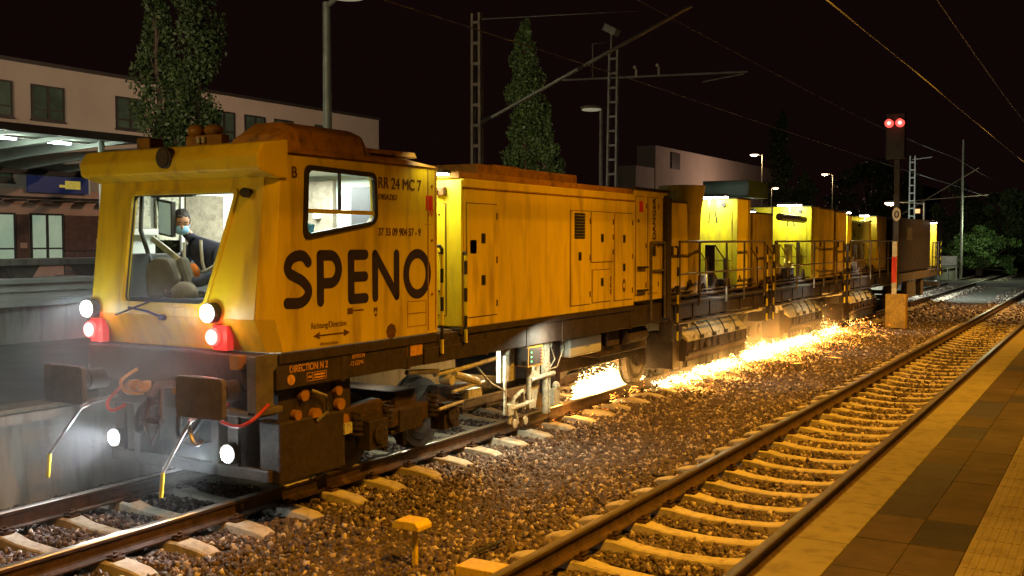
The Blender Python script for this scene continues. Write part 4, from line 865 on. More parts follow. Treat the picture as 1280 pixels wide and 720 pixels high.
for x in (-8.79, -7.19):
    b = MB(); b.cyl((x, 7.0, .49), (x, 6.93, .49), .095, 20, 1); b.cyl((x, 6.93, .49), (x, 6.92, .49), .078, 20, 0); b.ball((x, 6.925, .49), .078, 0, 16, 8, (1, .3, 1)); b.build('headlight', ['headwhite', 'frame'], car)
    light('SPOT', (x, 6.86, .49), 170, (.95, .96, 1), .05, (x+.1, 1, -.1), 'headlight_beam', spot=85, blend=.9)
    light('POINT', (x, 6.62, .50), 10, COOL, .04, name='headlight_glow')
b = MB(); b.box(-6.95, -6.68, 7.10, 8.03, .22, .80); b.build('tool_box', 'darkbrown', car, bevel=.02)
b = MB(); b.box(-7.0, -6.75, 7.15, 8.2, .80, 1.12, 0)
for (yy, zz, rr) in [(7.45, 1.02, .06), (7.35, .84, .05), (7.62, .80, .07), (7.95, 1.0, .05), (7.98, .86, .06), (8.05, .7, .05)]: b.cyl((-6.74, yy, zz), (-6.68, yy, zz), rr, 12, 1)
b.tube([(-6.70, 7.55, 1.05), (-6.66, 7.72, .98), (-6.66, 7.75, .82), (-6.68, 7.6, .74)], .02, 7, 2); b.box(-6.72, -6.66, 8.0, 8.12, .55, .66, 3); b.build('air_valves', ['darkbrown', 'amber', 'steel', 'cream'], car, smooth=True)
bogie(car, 8.75, 10.15)
b = MB(); b.tube([(-6.7, 9.1, 1.05), (-6.7, 9.7, 1.0)], .03, 8, 1); b.tube([(-6.78, 9.75, .95), (-6.72, 10.4, .98), (-6.72, 11.0, 1.02)], .03, 8, 0)
b.tube([(-6.74, 10.1, .92), (-6.70, 10.55, .78)], .045, 8, 0); b.tube([(-6.7, 10.0, .72), (-6.7, 10.7, .76)], .02, 6, 0); b.box(-6.8, -6.7, 10.35, 10.65, .60, .70, 0); b.tube([(-6.72, 9.75, .55), (-6.72, 10.25, .58)], .018, 6, 0)
b.cyl((-6.85, 10.0, .86), (-6.70, 10.0, .86), .06, 14, 0); b.build('damper', ['cream', 'steel'], car, smooth=True)
# measuring trolley: pale frame of posts, rods and clamps
b = MB(); X0 = -6.82
for (yy, z0, z1, rr) in [(11.40, .25, 1.0, .022), (12.02, .35, 1.0, .035), (12.48, .1, 1.12, .04), (12.60, .1, .8, .02)]: b.cyl((X0, yy, z0), (X0, yy, z1), rr, 8)
b.box(X0-.03, X0+.03, 12.42, 12.56, .62, 1.15); b.box(X0-.05, X0+.05, 12.38, 12.60, 1.02, 1.12)
b.tube([(X0, 11.4, .55), (X0+.03, 11.0, .70), (X0, 10.7, .95)], .014, 6); b.tube([(X0, 11.55, .22), (X0, 11.62, .42), (X0, 11.85, .50), (X0, 11.9, .24)], .028, 8); b.tube([(X0, 11.5, .1), (X0, 11.6, .34), (X0, 11.72, .08)], .028, 8)
b.tube([(X0+.02, 11.5, .30), (X0+.02, 12.1, .32)], .03, 8); b.tube([(X0+.02, 12.02, .62), (X0+.02, 12.7, .64)], .035, 8); b.box(X0-.04, X0+.04, 11.42, 11.56, .22, .36); b.box(X0-.04, X0+.05, 11.95, 12.1, .24, .34)
b.prism([(12.15, .62), (12.3, .95), (12.42, .95), (12.42, .60), (12.3, .18), (12.2, .30)], 'x', X0-.08, X0-.05); b.box(X0-.03, X0+.03, 12.68, 12.88, .18, .42); b.ball((X0, 12.8, .45), .06, 0, 10, 6)
b.cyl((X0, 11.62, .09), (X0+.03, 11.62, .09), .06, 14); b.cyl((X0, 11.9, .09), (X0+.03, 11.9, .09), .055, 14)
b.box(X0-.1, X0-.04, 11.35, 11.75, .65, 1.10); b.build('measuring_frame', 'cream', car, bevel=.004)
b = MB(); b.tube(arc(0, 0, .13, .16, -80, 100, 12), .018, 8); b.v = [(p[0]+X0+.04, p[1]+12.20, p[2]+.98) for p in b.v]; b.tube([(X0+.05, 12.5, 1.1), (X0+.08, 12.62, .85), (X0+.05, 12.48, .7)], .01, 6); b.tube([(X0, 13.05, 1.0), (X0+.02, 12.8, .72), (X0, 12.6, .7)], .01, 6); b.build('cable_loop', 'cream', car, smooth=True)
b = MB(); b.box(-6.86, -6.66, 11.72, 12.12, .83, 1.10, 0); b.box(-6.66, -6.653, 11.75, 12.09, .855, 1.075, 1); b.box(-6.86, -6.66, 11.715, 11.72, .85, 1.08, 1)
for i in range(3): b.cyl((-6.655, 11.80, .90+i*.06), (-6.648, 11.80, .90+i*.06), .011, 8, 2)
for i in range(5): b.cyl((-6.655, 12.07, .88+i*.042), (-6.648, 12.07, .88+i*.042), .007, 8, 3)
b.build('indicator_box', ['amber', 'darkbrown', 'ledgreen', 'ledred'], car)
light('AREA', (-6.95, 11.1, 1.08), 26, (1, 1, .72), .12, (-6.9, 11.25, 0), 'underframe_light'); light('AREA', (-6.35, 12.0, 1.25), 20, (1, 1, .75), .15, (-6.85, 12.15, .5), 'underframe_light')
b = MB(); b.box(-6.9, -6.7, 12.3, 12.6, 1.13, 1.2); b.box(-7.0, -6.85, 10.95, 11.25, 1.09, 1.12); b.build('work_lamp', 'cream', car)
light('AREA', (-7.4, 9.45, 1.08), 3, (1, 1, .75), .12, (-7.5, 9.4, 0), 'underframe_light')
# tanks and boxes below the floor
b = MB(); b.box(-7.6, -6.8, 13.2, 14.25, .80, 1.08, 0); b.build('tank', 'greypanel', car, bevel=.03)
b = MB(); b.box(-8.6, -6.9, 14.35, 16.2, .68, 1.12, 0); b.box(-6.9, -6.8, 14.5, 14.9, .85, 1.1, 0); b.cyl((-6.85, 15.1, .95), (-6.85, 15.9, .95), .13, 14, 0); b.box(-8.6, -7.2, 12.9, 16.4, .50, .72, 0); b.box(-7.15, -6.9, 12.9, 13.1, .3, 1.1, 0); b.build('engine_tray', 'rustdark', car, bevel=.02)
b = MB(); b.prism([(12.85, .1), (13.15, .08), (13.2, .26), (12.95, .32)], 'x', -7.35, -7.1); b.build('rail_brush', 'amber', car, bevel=.01)
wheelset(car, 16.6)
# --- machinery body behind the cab
b = MB(); b.box(WX, SX-.0, 10.10, 15.0, 1.47, 3.22); b.build('machine_housing', 'yellow', car, bevel=.015)
b = MB(); b.box(WX+.03, SX-.04, 10.06, 15.0, 3.22, 3.30); b.box(SX-.05, SX+.015, 10.06, 15.0, 3.10, 3.125); b.build('housing_roof', 'roofpaint', car, bevel=.01)
b = MB(); b.box(-8.2, -7.05, 11.1, 13.9, 3.30, 3.47); b.box(-8.1, -7.3, 11.9, 12.6, 3.47, 3.52); b.build('cooling_unit', 'roofpaint', car, bevel=.02)
ew = MB(); ew.box(WX+.02, SX-.005, 10.05, 10.095, 1.49, 3.20); e_ = ew.build('end_wall', 'lemon', car, bevel=.006)
b = MB(); b.box(-7.7, -6.82, 10.03, 10.048, 1.62, 2.92, 0); b.box(-7.71, -6.81, 10.045, 10.049, 1.61, 2.93, 1)
for zz in (1.9, 2.35, 2.8): b.cyl((-6.9, 10.03, zz), (-6.9, 10.015, zz), .015, 8, 1)
b.build('end_door', ['lemon', 'seam'], car, bevel=.003)
b = MB(); b.box(-6.95, -6.8, 9.97, 10.045, 3.02, 3.12); b.cyl((-6.9, 9.97, 3.07), (-6.9, 9.93, 3.07), .03, 10); b.build('socket_box', 'seam', car, bevel=.008)
b = MB(); b.box(-7.4, -6.7, 9.80, 9.98, 3.27, 3.31, 1); b.box(-7.38, -6.72, 9.81, 9.97, 3.255, 3.269, 0); b.build('work_lamp', ['work', 'frame'], car)
light('AREA', (-7.0, 9.68, 3.24), 9, (1, .93, .5), .3, (-6.95, 10.1, 2.0), 'work_light'); light('AREA', (-6.45, 9.3, 3.5), 4, (1, .93, .5), .3, (-6.9, 10.1, 2.2), 'work_light')
b = MB(); b.box(-8.8, -6.7, 9.55, 10.05, 1.40, 1.46); b.build('gangway_floor', 'steel', car)
striped_rail(car, SX+.03, 9.60, 1.22, 2.40); striped_rail(car, SX+.03, 10.09, 1.30, 2.32, hook=.03)
hatch(car, SX, 10.14, 10.84, 1.58, 2.94, handles=[(10.50, 2.52), (10.50, 2.02)])
b = MB(); b.box(SX, SX+.012, 10.19, 10.37, 2.32, 2.70); b.box(SX+.012, SX+.016, 10.21, 10.35, 2.34, 2.5); b.build('notice_plate', 'seam', car)
hatch(car, SX, 12.79, 13.42, 1.57, 2.92, handles=[(13.07, 2.27)]); hatch(car, SX, 13.44, 14.20, 2.17, 2.92, handles=[(13.80, 2.53)], name='hatch'); hatch(car, SX, 13.48, 14.12, 1.58, 2.07, handles=[(13.80, 1.88)], name='hatch')
hatch(car, SX, 14.24, 14.92, 1.57, 2.92, handles=[(14.58, 2.52), (14.58, 2.08)])
b = MB(); b.cyl((SX+.016, 14.58, 1.80), (SX+.020, 14.58, 1.80), .08, 16, 0); b.v = [(p[0], 14.58+(p[1]-14.58)*.75, 1.80+(p[2]-1.80)*1.3) for p in b.v]; b.cyl((SX+.02, 14.58, 1.80), (SX+.022, 14.58, 1.80), .045, 14, 1); b.build('emblem', ['lettering', 'yellow'], car)
lv = MB(); lv.box(SX+.014, SX+.02, 12.9, 13.22, 2.52, 2.88, 0)
for i in range(8): lv.obox((SX+.03, 13.06, 2.55+i*.042), (.03, .30, .006), (0, .6, 0), 1)
lv.build('louvre', ['black', 'steel'], car)
# module behind with sign column
b = MB(); b.box(WX, SX-.02, 15.03, 16.05, 1.52, 3.30, 0); b.box(WX, SX-.02, 16.07, 16.42, 1.52, 3.30, 0); b.build('control_module', 'yellow', car, bevel=.01)
b = MB(); b.box(WX, SX, 15.0, 16.5, 3.30, 3.34); b.build('module_roof', 'frame', car)
hatch(car, SX-.02, 15.08, 15.50, 1.62, 3.2, handles=[]); hatch(car, SX-.02, 15.56, 16.02, 1.62, 3.2, handles=[])
b = MB(); b.box(SX-.004, SX+.002, 15.20, 15.34, 2.95, 3.12, 0); b.box(SX-.004, SX+.0, 15.14, 15.2, 2.78, 2.83, 1); b.box(SX-.005, SX+.06, 15.12, 15.45, 2.05, 2.08, 1); b.box(SX-.005, SX+.06, 15.12, 15.45, 1.68, 1.71, 1); b.build('warning_sign', ['red', 'frame'], car)
o = text('sign_lettering', 'DANGER', Matrix.Translation((SX+.002, 15.86, 2.50))@Matrix(((0, 0, 1, 0), (0, -1, 0, 0), (1, 0, 0, 0), (0, 0, 0, 1)))@Matrix.Diagonal((1, 1, 1, 1)), .17, 'frame', car, th=.001, bold=.006)
b = MB(); b.box(SX-.004, SX+.001, 15.72, 15.88, 2.24, 2.40, 0); b.build('sign_symbol', 'frame', car)
b = MB(); b.cyl((SX+.01, 16.3, 1.3), (SX+.01, 16.3, 3.24), .05, 8, 0); b.box(SX-.1, SX+.06, 16.22, 16.42, 1.2, 3.2, 0); b.build('duct', 'darkbrown', car)
def railing(parent, x, ya, yb, z0, zt, zm, posts, m='frame', name='railing'):
    b = MB(); b.tube([(x, ya, zt), (x, yb, zt)], .022, 8, 0); b.tube([(x, ya, zm), (x, yb, zm)], .018, 8, 0)
    for yy in posts: b.cyl((x, yy, z0), (x, yy, zt), .022, 8, 0)
    return b.build(name, [m], parent, smooth=True)
mat('railpaint', (.26, .22, .17), .35, metal=.5, var=.4, vscale=12)
railing(car, SX+.03, 15.62, 16.2, 1.2, 2.46, 2.0, [15.62, 16.2], 'railpaint')

# --- grinding wagons
def grinder(parent, ya, yb, x=-6.72):
    g = thing('grinding_unit', (0, 0, 0), None, None); g.parent = parent; g.location = (0, 0, 0); OFF[g.name] = off(parent)
    n = 5; L = (yb-ya)/n
    b = MB()
    for i in range(n):
        a = ya+i*L+.015; c = ya+(i+1)*L-.015
        b.add([(x+.03, a, .70), (x+.03, c, .70), (x-.30, c, 1.02), (x-.30, a, 1.02), (x+.03, a, .66), (x+.03, c, .66), (x-.5, c, 1.02), (x-.5, a, 1.02), (x-.5, a, .95), (x-.5, c, .95)],
              [(0, 1, 2, 3), (0, 4, 5, 1), (3, 2, 6, 7), (0, 3, 7, 8, 4), (1, 5, 9, 6, 2)])
        b.cyl((x+.02, (a+c)/2, .74), (x+.06, (a+c)/2, .74), .035, 8)
    b.box(x-.15, x-.05, ya-.35, ya, .86, .92)
    b.build('hood', 'cream', g, bevel=.008, fix=False)
    for i in range(n-1):
        b = MB(); yy = ya+(i+1)*L; b.tube([(x-.28, yy-.1, 1.03), (x-.12, yy-.12, 1.02), (x-.02, yy-.05, .88), (x+.04, yy, .72)], .014, 6)
        b.box(x+.03, x+.08, yy-.05, yy+.05, .68, .75); b.build('hose', 'rubber', g, smooth=True)
    b = MB(); b.box(x-.5, x, ya-.02, yb+.02, .30, .68); b.box(x-.02, x+.05, ya, yb, .40, .46)
    for i in range(n*2+1): yy = ya+i*L/2; b.box(x, x+.035, yy-.025, yy+.025, .46, .66)
    for i in range(n): b.cyl((x+.0, ya+(i+.5)*L, .55), (x+.06, ya+(i+.5)*L, .55), .07, 10)
    b.box(x-.6, x-.10, ya-.4, ya-.05, .2, .85); b.cyl((x-.2, ya-.25, .85), (x-.2, ya-.25, 1.1), .08, 12); b.build('motor_bank', 'rustdark', g, bevel=.012)
    b = MB()
    for i in range(n*2):
        a = ya+i*L/2+.04; b.box(x-.02, x+.01, a, a+L/2-.06, .17+random.uniform(-.03, .05), .31)
    b.build('spark_curtain', 'rubber', g)
    yl = ya+1.0
    b = MB(); b.cyl((-6.80, yl, 1.30), (-6.74, yl, 1.29), .05, 14, 1); b.cyl((-6.74, yl, 1.29), (-6.735, yl, 1.289), .035, 14, 0); b.build('work_lamp', ['headwhite', 'frame'], g)
    light('AREA', (-6.45, (ya+yb)/2, 1.5), 16, (1, 1, .8), .2, (-6.9, (ya+yb)/2, .8), 'hood_fill_light', sizey=yb-ya)  # added strip light to brighten the whole hood, apart from the lamp
    for i in range(n): b = MB(); b.cyl((-7.31, ya+(i+.5)*L, .02), (-7.31, ya+(i+.5)*L, .3), .12, 14); b.build('grinding_stone', 'castiron', g)
def ladder(parent, x, y, z0=.6, z1=2.46, m='railpaint'):
    b = MB(); b.cyl((x, y, z0), (x, y, z1), .02, 8); b.cyl((x, y+.4, z0), (x, y+.4, z1), .02, 8)
    for zz in np.arange(z0+.1, 1.5, .28): b.box(x-.02, x+.02, y, y+.4, zz, zz+.03)
    return b.build('ladder', [m], parent, smooth=True)
def wagon(label, ya, yb, blocks, gr, lamps, wheels, posts, floor=1.40):
    t = thing('grinding_wagon', (-7.8, (ya+yb)/2, 0), label, 'rail vehicle', 'grinding wagons behind the cab car')
    b = MB(); b.box(-6.80, -6.70, ya, yb, 1.10, 1.36, 0); b.box(-9.0, -8.9, ya, yb, 1.1, 1.36, 0); b.box(-8.95, -6.64, ya, yb, 1.36, 1.40, 0)
    for yy in np.arange(ya+.2, yb, .9): b.box(-6.82, -6.68, yy, yy+.06, 1.08, 1.36, 0)
    b.box(-6.9, -6.66, ya, ya+.5, .75, 1.1, 0); b.box(-6.9, -6.66, yb-.5, yb, .75, 1.1, 0); b.tube([(-6.66, ya, 1.04), (-6.66, yb, 1.04)], .03, 6); b.build('underframe', 'darkbrown', t, bevel=.008)
    for k, (a, c, x1, z0, z1, m_, nm) in enumerate(blocks):
        b = MB()
        if nm == 'exhaust':
            xm = x1-.42; b.cyl((xm, (a+c)/2, z0), (xm, (a+c)/2, z1-.55), .30, 20, 0, .36); b.cyl((xm, (a+c)/2, z1-.55), (xm, (a+c)/2, z1), .36, 20, 0, .44); b.build('exhaust_hood', m_, t, smooth=True); continue
        b.box(-8.9, x1, a, c, z0, z1, 0); b.box(-8.92, x1+.02, a+.02, c-.02, z1, z1+.03, 1)
        o = b.build(nm, [m_, 'frame'], t, bevel=.012)
        if c-a > .8:
            hb = MB(); hb.box(x1, x1+.012, a+.12, c-.12, z0+.15, z1-.2); hb.build('door', m_, o, bevel=.004)
            hb = MB(); hb.box(x1+.012, x1+.03, a+.2, a+.28, (z0+z1)/2-.08, (z0+z1)/2+.08); hb.build('handle', 'frame', o)
        if m_ == 'lemon':
            hb = MB(); hb.box(x1-.95, x1-.12, a-.012, a, z0+.12, z1-.25, 0); hb.box(x1-.9, x1-.86, a-.03, a-.012, (z0+z1)/2-.1, (z0+z1)/2+.1, 1); hb.cyl((x1-.3, a-.012, z1-.12), (x1-.3, a-.05, z1-.12), .05, 12, 1); hb.tube([(x1-.62, a-.03, z1-.5), (x1-.60, a-.03, z1-.28), (x1-.48, a-.03, z1-.26), (x1-.44, a-.03, z1-.5)], .015, 6, 1); hb.box(x1-1.02, x1-1.0, a-.03, a, z0, z1, 1); hb.box(x1-.95, x1-.12, a-.016, a-.012, z0+.62, z0+.63, 1); hb.build('end_door', ['lemon', 'frame'], o, bevel=.004)
    for l in lamps: worklamp(t, *l)
    for (a, c) in gr: grinder(t, a, c)
    for y_ in wheels: wheelset(t, y_)
    railing(t, -6.62, posts[0], posts[-1], 1.3, 2.47, 1.90, posts, 'railpaint')
    striped_rail(t, -6.60, ya+.12, .75, 2.35, hook=.05); striped_rail(t, -6.60, yb-.12, .75, 2.35, hook=.05)
    b = MB()
    for i in range(7):
        yy = ya+.6+(yb-ya-1.2)*i/6; b.tube([(-6.95, yy, 1.42), (-6.9, yy+.2, 1.65+.1*(i % 2)), (-6.95, yy+.5, 1.45)], .03, 6)
        b.box(-7.2, -6.95, yy+.1, yy+.5, 1.40, 1.58+.12*(i % 3))
    b.tube([(-6.85, ya, 1.48), (-6.85, yb, 1.48)], .03, 6); b.tube([(-6.9, ya, 1.55), (-6.9, yb, 1.55)], .02, 6); b.build('pipework', 'rustdark', t, bevel=.01)
    b = MB(); b.box(-7.1, -6.85, ya+1.3, ya+1.7, .80, 1.02, 0); b.cyl((-6.85, ya+1.5, .95), (-6.80, ya+1.5, .95), .05, 10, 0); b.build('valve_block', 'greypanel', t, bevel=.01)
    b = MB(); b.box(-7.0, -6.8, yb-1.0, yb-.55, .95, 1.3, 1); b.cyl((-6.9, yb-.9, 1.0), (-6.6, yb-.5, 1.02), .04, 8, 1); b.build('hydraulic_block', ['greypanel', 'cream'], t, bevel=.01)
    for k_ in range(5):
        yy = ya+.9+k_*1.1; b = MB(); b.cyl((-7.15, yy, 1.42), (-7.15, yy, 2.0+.7*random.random()), .035, 8); b.box(-7.25, -7.05, yy+.1, yy+.28, 1.42, 1.75+.2*random.random()); b.box(-7.3, -7.1, yy+.3, yy+.34, 1.42, 2.4); b.tube([(-7.1, yy+.32, 2.4), (-6.95, yy+.5, 2.1), (-7.0, yy+.7, 1.5)], .015, 5); b.build('equipment', random.choice(['rustdark', 'greyboard', 'exhaust']), t, bevel=.006)
    return t
wagon('first grinding wagon, with round exhaust hood and the brightest white work lamp', 16.75, 22.25,
      [(17.2, 18.3, -6.95, 1.45, 3.18, 'yellow', 'cabinet'), (18.0, 19.0, -6.75, 1.45, 3.52, 'exhaust', 'exhaust'), (21.0, 21.7, -6.9, 1.45, 3.36, 'lemon', 'cabinet'), (21.72, 23.0-.8, -7.0, 1.45, 3.38, 'exhaust', 'cabinet')],
      [(17.6, 21.0)], [(-7.45, 20.75, 3.40, 22, .8)], [22.9], [17.0, 18.0, 19.5, 20.6, 22.0])
b = MB()
w2 = wagon('second grinding wagon, with grey pipe on its roof and a lit yellow column', 22.5, 29.6,
      [(22.7, 24.2, -7.1, 1.45, 3.1, 'exhaust', 'cabinet'), (25.2, 25.6, -7.6, 1.45, 3.0, 'lemon', 'cabinet'), (26.8, 27.6, -6.85, 1.45, 3.36, 'lemon', 'cabinet'), (27.62, 29.4, -6.9, 1.45, 3.33, 'exhaust', 'cabinet')],
      [(24.3, 27.3)], [(-7.35, 26.5, 3.40, 24, .6), (-7.9, 24.9, 3.2, 12, .3)], [24.0-.4, 28.6], [22.8, 24.6, 26.2, 27.2, 28.6, 29.4])
w3 = wagon('third grinding wagon, hindmost of the three and next to the dark end car', 29.9, 37.2,
      [(30.1, 31.4, -7.0, 1.45, 3.30, 'exhaust', 'cabinet'), (32.4, 33.0, -7.2, 1.45, 3.25, 'lemon', 'cabinet'), (34.6, 34.9, -7.0, 1.45, 3.1, 'lemon', 'cabinet'), (35.3, 36.9, -6.9, 1.45, 3.28, 'yellow', 'cabinet')],
      [(30.6, 34.4)], [(-7.3, 31.9, 3.33, 26, .6), (-7.2, 34.8, 3.3, 14, .3)], [29.9+.6, 36.3], [30.2, 31.6, 33.0, 34.4, 35.8, 37.0])
tank = MB(); tank.box(-8.0, -6.95, 21.9, 23.3, 3.44, 3.80, 0)
tank.build('water_tank', 'greentank', w2, bevel=.02)
pipe = MB(); pipe.cyl((-7.0, 24.4, 3.05), (-7.0, 26.6, 3.02), .09, 12); pipe.build('pipe', 'steel', w2, smooth=True)
# --- end car
ec = thing('end_car', (-7.8, 42.5, 0), 'dark end car at the far end of the train with a lit yellow recess', 'rail vehicle')
b = MB(); b.box(-9.0, -6.75, 37.6, 45.4, 1.35, 3.30, 0); b.build('body', 'darkbrown', ec, bevel=.03)
b = MB(); b.box(-9.0, -6.75, 47.1, 48.6, 1.2, 3.28, 0); b.box(-9.0, -6.7, 45.4, 48.6, 3.28, 3.33, 0); b.build('end_module', 'darkbrown', ec, bevel=.02)
b = MB(); b.box(-9.0, -7.1, 47.0, 47.08, 1.5, 3.2, 0); b.box(-9.0, -7.0, 46.9, 47.0, 1.2, 1.9, 0); b.box(-7.0, -6.74, 47.0, 47.08, 1.4, 3.2, 0); b.build('recess_wall', 'yellow', ec, bevel=.01)
b = MB(); b.box(-6.85, -6.7, 37.6, 48.6, 1.0, 1.28); b.box(-9, -6.85, 37.6, 48.6, 1.2, 1.35); b.build('underframe', 'greyboard', ec, bevel=.01)
b = MB(); b.box(-6.76, -6.735, 39.8, 41.0, 2.5, 2.95); b.build('notice_plate', 'greyboard', ec)
worklamp(ec, -7.0, 46.0, 3.22, 60, .8, (-7.0, 47.1, 1.8)); railing(ec, -6.66, 45.5, 47.0, 1.2, 2.4, 1.8, [45.5, 46.2, 47.0], 'railpaint'); striped_rail(ec, -6.62, 47.4, 1.0, 2.4)
for y_ in (39.4, 43.2): wheelset(ec, y_)
b = MB(); b.box(-7.0, -6.8, 43.6, 44.2, .3, 1.0); b.build('axle_guard', 'greyboard', ec, bevel=.02)
b = MB(); b.box(-6.9, -6.75, 40.2, 42.0, .35, .95); b.build('axle_guard', 'greyboard', ec, bevel=.02)
b = MB(); b.cyl((-7.6, 48.6, 1.05), (-7.6, 49.1, 1.05), .1, 12); b.box(-7.85, -7.35, 49.1, 49.15, .88, 1.22); b.box(-8.8, -6.8, 48.0, 48.7, .5, .7); b.tube([(-7.0, 48.7, .7), (-6.9, 49.0, .4), (-6.8, 48.9, .3)], .05, 6); b.build('buffer', 'steel', ec, bevel=.01)
light('AREA', (-7.8, 49.6, 3.6), 900, (.9, 1, .85), .4, (-7.4, 56, 0), 'rear_light')
b = MB(); b.box(-8.1, -7.5, 48.6, 48.75, 2.9, 3.05); b.build('rear_lamp', 'work', ec)

# ------------------------------------------------------------ the man in the cab
def skin_mesh(nodes, edges, root=0, sub=2):
    me = bpy.data.meshes.new('sk'); me.from_pydata([n[0] for n in nodes], edges, []); o = bpy.data.objects.new('sk', me); C.objects.link(o)
    md = o.modifiers.new('skin', 'SKIN'); md.use_smooth_shade = True
    if not me.skin_vertices: me.attributes.new('skin_vertex', 'FLOAT_VECTOR', 'POINT')
    sv = me.skin_vertices[0].data
    for i, n in enumerate(nodes):
        r = n[1]; sv[i].radius = r if isinstance(r, tuple) else (r, r); sv[i].use_root = (i == root)
    s = o.modifiers.new('s', 'SUBSURF'); s.levels = sub; s.render_levels = sub
    bpy.context.view_layer.update(); dg = bpy.context.evaluated_depsgraph_get()
    m2 = bpy.data.meshes.new_from_object(o.evaluated_get(dg)); bpy.data.objects.remove(o); return m2
try:
    # right-handed world: he faces -Y (towards the windscreen), leaning to the viewer's left
    hx, hy, hz = -8.03, 7.42, 2.66
    N = [((-7.72, 7.72, 1.92), .15), ((-7.74, 7.68, 2.08), .145), ((-7.79, 7.62, 2.26), (.17, .12)), ((-7.86, 7.55, 2.42), (.15, .105)), ((-7.93, 7.50, 2.50), .058), ((-7.97, 7.46, 2.55), .048),
         ((-8.00, 7.44, 2.61), (.046, .046)), ((-8.02, 7.43, 2.66), (.044, .044)), ((-8.03, 7.43, 2.69), (.03, .03)),
         ((-7.70, 7.58, 2.42), .072), ((-7.60, 7.50, 2.22), .058), ((-7.66, 7.30, 2.12), .05), ((-7.80, 7.20, 2.14), .036), ((-7.86, 7.17, 2.14), .034),
         ((-8.03, 7.55, 2.40), .068), ((-8.13, 7.47, 2.22), .055), ((-8.08, 7.28, 2.10), .048), ((-7.98, 7.18, 2.08), .036), ((-7.93, 7.15, 2.07), .034),
         ((-7.63, 7.65, 1.93), .10), ((-7.62, 7.35, 1.95), .085), ((-7.62, 7.33, 1.62), .06), ((-7.62, 7.25, 1.50), .055),
         ((-7.84, 7.65, 1.93), .10), ((-7.86, 7.35, 1.93), .085), ((-7.86, 7.33, 1.62), .06), ((-7.86, 7.25, 1.50), .055)]
    Ed = [(0,1),(1,2),(2,3),(3,4),(4,5),(5,6),(6,7),(7,8),(3,9),(9,10),(10,11),(11,12),(12,13),(3,14),(14,15),(15,16),(16,17),(17,18),(0,19),(19,20),(20,21),(21,22),(0,23),(23,24),(24,25),(25,26)]
    # fingers
    def finger(base, d, curl, ln):
        i0 = base; p = Vector(N[base][0]); d = Vector(d).normalized(); q = p
        for k in range(3):
            q = q+d*ln; N.append((tuple(q), .0095)); Ed.append((i0, len(N)-1)); i0 = len(N)-1; d = (d+Vector(curl)*.55).normalized()
    for j, ln in enumerate((.024, .027, .026, .021)): finger(13, (-.9, -.45+.3*j, .15-.25*j), (0, 0, -1), ln)
    finger(12, (-.2, -.6, .6), (-.6, 0, 0), .026)
    for j, ln in enumerate((.024, .027, .026, .021)): finger(18, (.9, -.45+.3*j, .1-.25*j), (0, 0, -1), ln)
    finger(17, (.2, -.6, .6), (.6, 0, 0), .026)
    SH = Vector((-7.87, 7.55, 2.42)); PT = lambda p: tuple(SH+(Vector(p)-SH)*1.12+Vector((-.25, -.02, -.01)))
    rr_ = lambda r: tuple(q*1.13 for q in r) if isinstance(r, tuple) else (r*1.13 if r > .012 else r)
    N = [(PT(a), rr_(r)) for a, r in N]; hx, hy, hz = PT((hx, hy, hz))
    me = skin_mesh(N, Ed)
    for q in ('skin', 'jacket', 'reflective', 'hair', 'mask', 'orangecloth'): me.materials.append(M[q])
    for p in me.polygons:
        c = p.center; p.use_smooth = True
        hand = min((Vector(c)-Vector(N[i][0])).length for i in (13, 18)) < .085
        q = c-Vector((hx+.01, hy, hz)); p.material_index = 1
        if hand: p.material_index = 0
        elif q.length < .17 and c.z > hz-.11: p.material_index = 3 if (q.y > .03 and c.z > hz-.04) or c.z > hz+.05 else 0
    me.name = 'person'; per = bpy.data.objects.new('person', me); C.objects.link(per)
    tag(per, 'seated man in dark overalls and a pale blue face mask looking down inside the cab', 'person')
    HM = Matrix.Translation((hx+.035, hy, hz-.01))@Euler((.42, .03, .92)).to_matrix().to_4x4()
    def hpart(b, name, m_):
        b.v = [tuple(HM@Vector(p)) for p in b.v]; o = b.build(name, m_, None, smooth=True); o.parent = per; return o
    b = MB()
    b.ball((0, .01, .03), .088, 0, 18, 12, (.92, 1.02, 1.12)); b.ball((0, -.02, -.05), .062, 0, 14, 8, (.95, 1, .95)); b.ball((0, -.096, .0), .016, 0, 10, 6, (.8, 1, 1.6))
    for s in (-1, 1): b.ball((s*.084, .015, .0), .022, 0, 8, 6, (.45, .9, 1.4)); b.ball((s*.032, -.078, .028), .008, 2, 8, 6, (1.5, .7, .5)); b.box(s*.032-.018, s*.032+.018, -.091, -.083, .048, .054, 2)
    hpart(b, 'face', ['skin', 'white', 'hair'])
    b = MB(); b.ball((0, .028, .060), .090, 0, 26, 16, (.94, 1.0, .92)); b.v = [tuple(Vector(p)*(1+random.uniform(-.03, .05))) for p in b.v]; b.ball((-.025, -.045, .098), .030, 0, 10, 6, (1.3, .8, .5)); b.ball((0, .05, .0), .080, 0, 16, 10, (1.0, .75, 1.1)); b.ball((.045, .01, .03), .052, 0, 10, 8, (.9, 1, 1)); b.ball((-.045, .01, .03), .052, 0, 10, 8, (.9, 1, 1))
    hpart(b, 'hair', 'hair')
    b = MB(); b.ball((0, -.046, -.046), .072, 0, 16, 10, (1.05, .92, .80))
    for s in (-1, 1): b.tube([(s*.06, -.06, -.03), (s*.083, 0, .0)], .004, 5)
    hpart(b, 'face_mask', 'mask')
    b = MB()
    for a, c in (((-7.78, 7.44, 2.50), (-7.72, 7.47, 2.10)), ((-7.97, 7.42, 2.48), (-7.95, 7.45, 2.10))): a, c = PT(a), PT(c); b.tube([a, ((a[0]+c[0])/2, (a[1]+c[1])/2-.03, (a[2]+c[2])/2), c], .017, 8)
